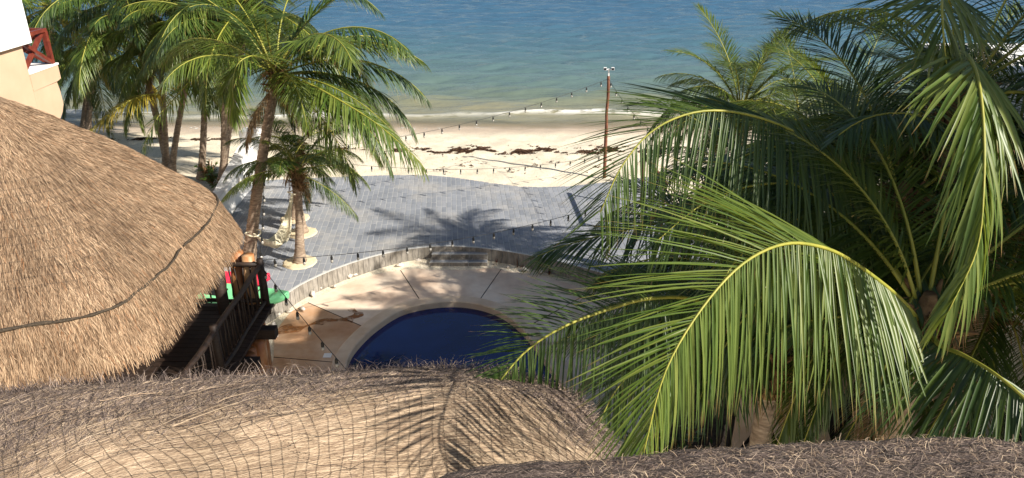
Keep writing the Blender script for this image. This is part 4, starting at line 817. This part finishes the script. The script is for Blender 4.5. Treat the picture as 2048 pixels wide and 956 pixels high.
for k_, cpts in enumerate([[(1700, 400, 8.2), (1600, 370, 7.8), (1500, 372, 7.5), (1400, 412, 7.3), (1310, 485, 7.2)], [(1720, 445, 8.3), (1640, 430, 8.0), (1560, 452, 7.7), (1480, 512, 7.5), (1425, 595, 7.4)], [(1730, 370, 8.7), (1650, 312, 8.8), (1560, 292, 9.0), (1470, 322, 9.2), (1390, 392, 9.3)], [(1740, 470, 8.5), (1680, 480, 8.4), (1610, 530, 8.2), (1560, 610, 8.1)], [(1840, 470, 8.2), (1830, 540, 7.9), (1800, 640, 7.8), (1770, 740, 7.8)], [(1760, 380, 9.0), (1720, 340, 9.4), (1640, 350, 9.8), (1550, 400, 10.1), (1460, 480, 10.2)]]):
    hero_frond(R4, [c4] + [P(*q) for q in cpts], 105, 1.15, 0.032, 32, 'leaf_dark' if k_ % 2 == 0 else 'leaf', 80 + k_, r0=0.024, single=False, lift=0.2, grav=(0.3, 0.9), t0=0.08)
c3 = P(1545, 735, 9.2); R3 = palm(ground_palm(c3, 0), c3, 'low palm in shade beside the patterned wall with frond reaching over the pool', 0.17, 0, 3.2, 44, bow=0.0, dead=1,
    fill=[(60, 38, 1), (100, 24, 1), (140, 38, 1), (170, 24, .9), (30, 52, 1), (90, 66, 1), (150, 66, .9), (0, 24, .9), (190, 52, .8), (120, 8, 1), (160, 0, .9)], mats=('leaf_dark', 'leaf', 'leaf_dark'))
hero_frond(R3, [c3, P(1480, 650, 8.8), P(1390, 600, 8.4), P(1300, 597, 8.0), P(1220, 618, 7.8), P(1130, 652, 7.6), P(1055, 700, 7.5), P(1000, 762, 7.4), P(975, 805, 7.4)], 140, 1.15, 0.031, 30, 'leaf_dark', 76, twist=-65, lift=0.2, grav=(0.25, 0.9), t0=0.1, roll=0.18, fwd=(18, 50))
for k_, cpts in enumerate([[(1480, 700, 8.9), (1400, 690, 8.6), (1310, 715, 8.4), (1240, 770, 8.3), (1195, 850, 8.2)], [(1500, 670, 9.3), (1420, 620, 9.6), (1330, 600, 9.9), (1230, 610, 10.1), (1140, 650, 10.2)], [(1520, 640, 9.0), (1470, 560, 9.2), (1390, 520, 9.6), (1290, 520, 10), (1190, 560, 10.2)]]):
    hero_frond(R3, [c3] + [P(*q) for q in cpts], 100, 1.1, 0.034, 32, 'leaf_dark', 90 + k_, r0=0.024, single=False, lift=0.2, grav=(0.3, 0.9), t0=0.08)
c8 = P(1530, 440, 12.0); R8 = palm(ground_palm(c8, 0.2), c8, 'palm beside the terrace with a low dark frond pointing at the steps', 0.16, 18, 3.0, 45, az0=15, bow=0.0, mats=('leaf_dark', 'leaf', 'leaf_dark'), emin=-12)
hero_frond(R8, [c8, P(1440, 430, 11.6), P(1350, 440, 11.3), P(1250, 460, 11.0), P(1150, 485, 10.9), P(1075, 512, 10.8)], 110, 1.15, 0.04, 40, 'leaf_dark', 77, single=False)
c5 = P(1480, 232, 17.5); palm(ground_palm(c5, 0.35, (0.3, 0)), c5, 'feathery palm crown catching the sun against the sea', 0.15, 36, 2.3, 46, az0=0, bow=0.02, mats=('leaf', 'leaf_bright', 'leaf'), emin=-10)
c6 = P(1690, 330, 13.5); palm(ground_palm(c6, 0.3, (0.2, 0)), c6, 'palm with stiff upright young fronds standing before the sea', 0.15, 24, 2.5, 47, az0=60, bow=0.02, mats=('leaf', 'leaf_bright', 'leaf'), emin=10)
c7 = P(1600, 330, 15.5); palm(ground_palm(c7, 0.3), c7, 'palm filling the gap between the feathery crown and upright fronds', 0.15, 16, 2.4, 48, az0=100, bow=0.02, emin=-10)
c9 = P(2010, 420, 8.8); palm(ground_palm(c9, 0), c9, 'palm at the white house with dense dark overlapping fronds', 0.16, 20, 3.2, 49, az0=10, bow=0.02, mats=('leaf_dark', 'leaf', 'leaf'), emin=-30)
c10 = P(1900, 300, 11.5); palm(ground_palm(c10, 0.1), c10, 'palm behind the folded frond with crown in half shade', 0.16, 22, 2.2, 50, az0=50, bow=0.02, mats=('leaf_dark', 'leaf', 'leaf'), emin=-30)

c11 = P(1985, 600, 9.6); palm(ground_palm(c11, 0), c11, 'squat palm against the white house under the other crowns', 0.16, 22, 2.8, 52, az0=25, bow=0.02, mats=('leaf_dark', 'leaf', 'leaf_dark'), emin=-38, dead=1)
# ------------------------------------------------------------------ hammock
ham = empty('hammock', G(548, 500, ZT)); tag(ham, 'cream cotton hammock slung between the leaning palm and a slim palm', 'hammock')
A = P(582, 382, 0); 
def dpt(px, py, Y): return PY(px, py, Y)
hp = bez([dpt(584, 388, 20.4), dpt(580, 415, 20.1), dpt(574, 450, 19.8), dpt(567, 476, 19.5), dpt(552, 492, 19.1), dpt(534, 490, 18.8), dpt(520, 479, 18.6), dpt(508, 467, 18.4)], 40)
wd = np.interp(np.linspace(0, 1, 40), [0, 0.15, 0.3, 0.5, 0.72, 0.86, 1], [0.02, 0.05, 0.16, 0.24, 0.26, 0.06, 0.02])
V = []; m_ = 7
for i in range(40):
    t_ = hp[min(i + 1, 39)] - hp[max(i - 1, 0)]; t_ /= np.linalg.norm(t_); sd = np.cross(t_, [0, 0, 1.0]); sd /= np.linalg.norm(sd); nn = np.cross(sd, t_)
    for k in range(m_):
        f_ = (k / (m_ - 1) - 0.5) * 2; V.append(hp[i] + sd * wd[i] * f_ + nn * wd[i] * (0.55 * f_ * f_ + 0.12 * math.sin(k * 2.5 + i * 0.25)))
hs = obj('cloth', mesh('cloth', V, [(i * m_ + k, i * m_ + k + 1, (i + 1) * m_ + k + 1, (i + 1) * m_ + k) for i in range(39) for k in range(m_ - 1)], True), M['cotton'], ham, True)
sol = hs.modifiers.new('thick', 'SOLIDIFY'); sol.thickness = 0.02
for (ctr, r) in ((dpt(506, 466, 18.38), 0.2), (dpt(587, 384, 20.65), 0.16)):
    mb = MB(); mb.tube([ctr + np.array([math.cos(a) * r, math.sin(a) * r, 0.03 * math.sin(2 * a)]) for a in np.linspace(0, 6.28, 20)], 0.02, 6); mb.build('tie_rope', M['cotton'], ham)

# ------------------------------------------------------------------ kayaks
def kayak(name_mat, loc, rz, label, L=2.9, W=0.78):
    root = empty('kayak', loc, rz); tag(root, label, 'kayak'); NS, NR = 34, 20; V = []
    for i in range(NS):
        t_ = -1 + 2 * i / (NS - 1); x = t_ * L / 2; hw = W / 2 * max(0.03, (1 - abs(t_) ** 2.6)) ** 0.62; sheer = 0.16 * abs(t_) ** 3
        for k in range(NR):
            a = 2 * math.pi * k / NR; cy, cz = math.cos(a), math.sin(a)
            y = hw * math.copysign(abs(cy) ** 0.75, cy)
            if cz < 0: z = 0.18 - 0.19 * abs(cz) ** 0.8 * (1 - 0.5 * t_ ** 4) + sheer
            else:
                z = 0.18 + 0.16 * abs(cz) ** 0.7 * (1 - 0.4 * t_ * t_) + sheer
                if abs(cy) < 0.72 and (-0.62 < t_ < 0.1 or 0.2 < t_ < 0.7): z -= 0.17
            V.append((x, y, z))
    F = [(i * NR + k, (i + 1) * NR + k, (i + 1) * NR + (k + 1) % NR, i * NR + (k + 1) % NR) for i in range(NS - 1) for k in range(NR)] + [tuple(range(NR)), tuple(range((NS - 1) * NR + NR - 1, (NS - 1) * NR - 1, -1))]
    obj('hull', mesh('hull', V, F, True), M[name_mat], root)
    mb = MB(); mb.tube([(0.62, -0.12, 0.33), (0.66, 0, 0.36), (0.62, 0.12, 0.33)], 0.014, 5); mb.tube([(-1.0, -0.12, 0.33), (-1.04, 0, 0.36), (-1.0, 0.12, 0.33)], 0.014, 5); obj('carry_strap', mesh('carry_strap', mb.V, mb.F), M['black'], root)
    mb = MB(); mb.box((-0.7, -0.2, 0.2), (-0.62, 0.2, 0.48)); mb.box((-0.64, -0.2, 0.18), (-0.3, 0.2, 0.22)); obj('seat', mesh('seat', mb.V, mb.F), M['black'], root)
    return root
q = G(566, 584, ZT + 0.15); kayak('green', (q[0] - 1.12, q[1] - 0.22, ZT + 0.01), R_(-12), 'light green sit-on kayak lying at the end of the curved wall')
q = G(470, 562, ZT + 0.3); kayak('red', (q[0] - 0.62, q[1] + 0.25, ZT + 0.0), R_(-3), 'red kayak lying behind the green one beyond the hut railing')

# ------------------------------------------------------------------ light pole, frame and festoon strings
pb = G(1209, 352, 0.42); tpz = PY(1217, 152, pb[1])
pole = empty('light_pole', pb); tag(pole, 'crooked reddish wooden pole with white floodlights on top at the beach', 'pole')
mb = MB(); mb.tube(bez([pb + [0, 0, -0.2], PY(1211, 290, pb[1]), PY(1213, 250, pb[1]), PY(1213, 225, pb[1]), PY(1216, 195, pb[1]), tpz], 16), [0.06] * 6 + [0.052] * 10, 9, jit=0.05); mb.build('pole_shaft', M['pole'], pole, True)
mb = MB(); mb.tube([tpz, tpz + [0, 0, 0.25]], 0.025, 6); mb.tube([tpz + [-0.14, 0, 0.22], tpz + [0.14, 0, 0.22]], 0.02, 6); mb.build('bracket', M['whitemetal'], pole)
for sx in (-1, 1):
    mb = MB(); c_ = tpz + np.array([sx * 0.13, -0.04, 0.27]); mb.box(c_ - [0.05, 0.05, 0.06], c_ + [0.05, 0.05, 0.03]); fl_ = mb.build('floodlight', M['whitemetal'], pole)
    mb = MB(); mb.box(c_ + [-0.04, -0.056, -0.05], c_ + [0.04, -0.051, 0.02]); o = obj('lens', mesh('lens', mb.V, mb.F), M['lens'], fl_)
# timber frame behind the fronds: two posts and a beam running toward the sea
f1 = np.array([4.35, 20.4, ZT]); f2 = np.array([4.15, 22.9, ZT])
fr_ = empty('timber_frame', f1); tag(fr_, 'plain timber post and beam frame on the terrace behind palm fronds', 'frame')
for f_ in (f1, f2):
    mb = MB(); mb.tube([f_ + [0, 0, -.05], f_ + [0.02, 0, 0.9], f_ + [0, 0, 1.75]], 0.04, 8, jit=0.05); mb.build('post', M['pole'], fr_, True)
mb = MB(); mb.tube([f1 + [0.02, -0.15, 1.75], f2 + [-0.01, 0.15, 1.75]], 0.06, 8, jit=0.05); mb.build('beam', M['pole'], fr_, True)
bl = MB(); bl.tube([(0, 0, -0.01), (0, 0, -0.035), (0, 0, -0.10)], [0.012, 0.024, 0.026], 7); sockm = mesh('socket', bl.V, bl.F); sockm.materials.append(M['black'])
V = []
for i in range(6):
    ph = math.pi * i / 5; V += [(0.031 * math.sin(ph) * math.cos(k * math.pi / 4), 0.031 * math.sin(ph) * math.sin(k * math.pi / 4), -0.135 + 0.042 * math.cos(ph)) for k in range(8)]
glm = mesh('glass', V, [(i * 8 + k, i * 8 + (k + 1) % 8, (i + 1) * 8 + (k + 1) % 8, (i + 1) * 8 + k) for i in range(5) for k in range(8)], True); glm.materials.append(M['bulbglass'])
def festoon(a, b_, sag, label, gap=0.6, first=0.3):
    a = np.array(a); b_ = np.array(b_); n = 40; t_ = np.linspace(0, 1, n)[:, None]; pts = a + (b_ - a) * t_ + np.array([0, 0, -4.0 * sag]) * t_ * (1 - t_)
    root = empty('string_lights', a); tag(root, label, 'string lights', 'festoon strings'); mb = MB(); mb.tube(pts - a, 0.0065, 5); obj('cable', mesh('cable', mb.V, mb.F, True), M['black'], root)
    sg = np.r_[0, np.cumsum(np.linalg.norm(np.diff(pts, axis=0), axis=1))]; s_ = first
    while s_ < sg[-1] - 0.15:
        q = np.array([np.interp(s_, sg, pts[:, k]) for k in range(3)]) - a
        o = obj('bulb', sockm, None, root); o.location = tuple(q); g_ = obj('glass', glm, None, o); s_ += gap
rc_ = np.array([-4.86, 13.2, 3.18])
festoon(rc_, f1 + [0, 0, 1.75], 0.45, 'festoon string from the hut railing across the paved terrace')
festoon(tpz - [0, 0, 0.1], PY(610, 300, 21.0), 0.35, 'festoon string sloping from the pole top toward the hammock palms')
festoon(PY(1212, 310, pb[1]), PY(610, 318, 21.0), 0.42, 'festoon string hanging low along the sea side of the terrace')
festoon(tpz - [0, 0, 0.08], P(1500, 300, 17.0), 0.9, 'festoon string from the pole top into the right palms')
festoon(rc_, PY(528, 350, 18.2), 0.1, 'festoon string rising along the leaning palm trunk', 0.85, 0.5)
festoon(rc_ - [0, 0, 0.1], P(718, 768, 11.0), 0.05, 'festoon string from the hut railing down to the netted roof')

# ------------------------------------------------------------------ white wall and beach railing left of the terrace
ww = empty('white_wall', (-8.9, 24, 0.4)); tag(ww, 'thick white rendered wall with sloping top and starfish beside the terrace', 'wall')
x0, x1 = -9.35, -8.98
mb = MB()
prof = [(21.6, 1.15), (22.4, 1.2), (24.6, 1.75), (25.2, 1.85), (25.9, 1.9)]
n_ = len(prof); V = [(x0, y, 0.2) for y, z in prof] + [(x0, y, z) for y, z in prof] + [(x1, y, 0.2) for y, z in prof] + [(x1, y, z) for y, z in prof]
F = [(i, i + 1, n_ + i + 1, n_ + i) for i in range(n_ - 1)] + [(2 * n_ + i, 3 * n_ + i, 3 * n_ + i + 1, 2 * n_ + i + 1) for i in range(n_ - 1)] + [(n_ + i, n_ + i + 1, 3 * n_ + i + 1, 3 * n_ + i) for i in range(n_ - 1)] + [(0, n_, 3 * n_, 2 * n_), (n_ - 1, 3 * n_ - 1, 4 * n_ - 1, 2 * n_ - 1)]
mb.add(V, F); mb.build('wall_body', M['white'], ww)
mb = MB(); mb.box((-9.45, 25.5, 0.2), (-8.85, 26.1, 2.2)); mb.build('pier', M['white'], ww)
for (y, z, s_) in ((23.6, 1.1, 0.16), (24.1, 0.95, 0.1)):
    V = [(x1 + 0.03, y, z)] + [(x1 + 0.012, y + s_ * (1 if k % 2 == 0 else 0.36) * math.cos(k * math.pi / 5 + 0.4), z + s_ * (1 if k % 2 == 0 else 0.36) * math.sin(k * math.pi / 5 + 0.4)) for k in range(10)]
    mb = MB(); mb.add(V, [(0, 1 + k, 1 + (k + 1) % 10) for k in range(10)] + [tuple(range(10, 0, -1))]); mb.build('starfish', M['shell'], ww)
br = empty('beach_stair_railing', G(690, 350, 0.5)); tag(br, 'dark stick railing running down to the beach behind the terrace', 'railing')
p0, p1 = PY(690, 333, 27.0), PY(740, 356, 26.6); q0, q1 = PY(655, 343, 26.9), PY(700, 358, 26.5)
for a, b2 in ((p0, p1), (q0, q1)):
    mb = MB(); mb.tube([a, b2], 0.035, 6, jit=0.1); mb.build('rail', M['darkwood'], br)
for k in range(7):
    t_ = k / 6.5; a = p0 * (1 - t_) + p1 * t_; mb = MB(); mb.tube([a, a + np.array([random.uniform(-.1, .1), 0, -0.75])], 0.022, 5); mb.build('baluster', M['darkwood'], br)
    a = q0 * (1 - t_) + q1 * t_; mb = MB(); mb.tube([a, a + np.array([random.uniform(-.1, .1), 0, -0.6])], 0.02, 5); mb.build('baluster', M['darkwood'], br)

# ------------------------------------------------------------------ peach house with balcony at the left
XB = -12.0
hb = empty('peach_house', (XB - 2, 17, 0)); tag(hb, 'peach house with white upper wall and balcony on a curved bracket', 'house')
def yz(px, py): q = PX(px, py, XB); return q[1], q[2]
def extr(prof, x0, x1, name, mat):
    n = len(prof); V = [(x0, y, z) for y, z in prof] + [(x1, y, z) for y, z in prof]
    mb = MB(); mb.add(V, [tuple(range(n)), tuple(range(2 * n - 1, n - 1, -1))] + [(i, n + i, n + (i + 1) % n, (i + 1) % n) for i in range(n)]); return mb.build(name, mat, hb)
yc, zc = yz(44, 94); ys, zs = yz(59, 147); ye, ze = yz(115, 131)
extr([(yc, 0.0), (yc, zc + 0.3), (6.0, zc + 0.3), (6.0, 0.0)], XB, XB - 6, 'lower_wall', M['peach'])
yw, zw = yz(53, 85)
extr([(yw, zw), (yw, zw + 4.0), (6.0, zw + 4.0), (6.0, zw)], XB + 0.14, XB - 6, 'upper_wall', M['white'])
zsl = (zs + ze) / 2
extr([(yc + 0.003, zsl), (ye, zsl), (ye, zsl - 0.36), (ye - 0.18, zsl - 0.40), (yc + 0.003, zsl - 0.42)], XB + 0.012, XB - 5.5, 'balcony_slab', M['peach'])
extr([(yc + 0.006, zsl + 0.002), (ye + 0.02, zsl + 0.002), (ye + 0.02, zsl + 0.05), (yc + 0.006, zsl + 0.05)], XB + 0.03, XB - 5.5, 'balcony_top', M['white'])
yk = ye - 0.15; zk = zsl - 0.42
extr([(yc + 0.004, zk - 0.002), (yk - 0.05, zk - 0.002), (yk, zk - 0.25), (yk, zk - 0.6), (yk - 0.12, zk - 0.78), (yc + 0.55, zk - 1.15), (yc + 0.004, zk - 1.5)], XB, XB - 5.2, 'bracket', M['peach'])
zr = zsl + 0.05
def tb(name, a, b2, w_=0.09): mb = MB(); mb.beam(a, b2, w_, w_, up=(1, 0.01, 0)); return mb.build(name, M['redwood'], hb)
xa = XB - 0.06; y0, y1 = yc + 0.05, ye - 0.12
tb('rail', (xa, y0, zr + 0.86), (xa, y1 + 0.05, zr + 0.86)); tb('corner_post', (xa, y1, zr), (xa, y1, zr + 0.82), 0.11)
tb('brace', (xa, y0, zr + 0.75), (xa, y1 - 0.06, zr + 0.06)); tb('brace', (xa - 0.05, y0, zr + 0.06), (xa - 0.05, y1 - 0.06, zr + 0.8))
tb('rail', (xa, y1, zr + 0.86), (xa - 4.5, y1, zr + 0.86))
for k in range(3):
    tb('brace', (xa - 0.1 - 1.4 * k, y1 - 0.01, zr + 0.05), (xa - 1.4 - 1.4 * k, y1 - 0.01, zr + 0.8)); tb('brace', (xa - 0.1 - 1.4 * k, y1 + 0.05, zr + 0.8), (xa - 1.4 - 1.4 * k, y1 + 0.05, zr + 0.05)); tb('post', (xa - 1.45 - 1.4 * k, y1, zr), (xa - 1.45 - 1.4 * k, y1, zr + 0.82))

mb = MB(); mb.prism([(2.2, 5.0), (7.6, 5.0), (7.6, 16.0), (6.0, 17.5), (4.2, 17.0), (3.0, 13.0), (2.3, 10.0)], -0.2, 0.03)
tag(mb.build('soil_bed', noisy('dark_soil', [(0.3, (0.035, 0.025, 0.018)), (0.7, (0.09, 0.065, 0.045))], 9, 0.95, 0.1, 0.6, 0.03)), kind='structure')
for i, (x, y, lab) in enumerate([(3.2, 8.6, 'dark leafy shrub at the foot of the low shaded palm'), (3.9, 9.3, 'dark leafy shrub pressed against the patterned wall'), (2.9, 10.6, 'dark leafy shrub at the pool side of the soil bed')]): shrub(np.array([x, y, 0.0]), 1.5, lab, 10 + i, 22, 'leaf_dark')
# ------------------------------------------------------------------ patterned wall and white house at the right
pw = empty('patterned_wall', (5.2, 9.9, 0)); tag(pw, 'beige panel wall with dark diagonal gaps in the shade of palms', 'wall')
mb = MB(); mb.box((3.5, 9.92, -0.1), (7.5, 10.0, 3.0)); mb.build('backing', M['void'], pw)
def pan(pts):
    n = len(pts); V = [(x, 9.8, z) for x, z in pts] + [(x, 9.9, z) for x, z in pts]
    mb = MB(); mb.add(V, [tuple(range(n)), tuple(range(2 * n - 1, n - 1, -1))] + [(i, n + i, n + (i + 1) % n, (i + 1) % n) for i in range(n)]); mb.build('panel', M['panel'], pw)
for i in range(4):
    o = 3.55 + i * 0.98
    pan([(o, 0.0), (o + 0.42, 0.0), (o + 0.04, 1.0)]); pan([(o + 0.1, 1.05), (o + 0.5, 0.05), (o + 0.88, 0.9), (o + 0.45, 1.9)]); pan([(o + 0.6, 0.0), (o + 0.95, 0.0), (o + 0.95, 0.78)])
    pan([(o, 1.25), (o + 0.40, 2.0), (o + 0.02, 2.95)]); pan([(o + 0.52, 1.98), (o + 0.94, 1.05), (o + 0.94, 2.9)]) if i % 2 == 0 else pan([(o + 0.7, 1.6), (o + 0.94, 1.05), (o + 0.94, 2.1)])
    pan([(o + 0.1, 2.97), (o + 0.45, 2.15), (o + 0.86, 2.97)])
wh = empty('white_house', (9.5, 9, 0)); tag(wh, 'white flat roofed house behind the palms, unseen upper steps added for shade', 'house')
for y0_, y1_, zt_ in ((3.8, 6.5, 12.7), (6.5, 10.2, 9.6), (10.2, 14.2, 6.8)):    # mostly unseen blocks, heights shaped to shade deck, hut and pool
    mb = MB(); mb.box((7.6, y0_ + 0.002, 0.0), (14.0, y1_, zt_)); mb.build('wall', M['white'], wh)
    mb = MB(); mb.box((7.52, y0_ + 0.004, zt_ + 0.001), (14.06, y1_ + 0.05, zt_ + 0.3)); mb.build('roof_parapet', M['white'], wh)
for (y, z) in ((5.0, 1.0), (8.5, 1.0), (12.0, 1.0), (5.0, 4.0), (8.5, 4.0), (12.0, 4.0), (5.0, 7.4), (8.5, 7.4), (5.0, 10.4)):
    mb = MB(); mb.box((7.56, y, z), (7.598, y + 1.1, z + 1.3)); w_ = mb.build('window', M['lens'], wh)
    mb = MB(); mb.box((7.54, y - 0.07, z - 0.08), (7.597, y + 1.17, z - 0.002)); mb.build('sill', M['whitemetal'], wh)
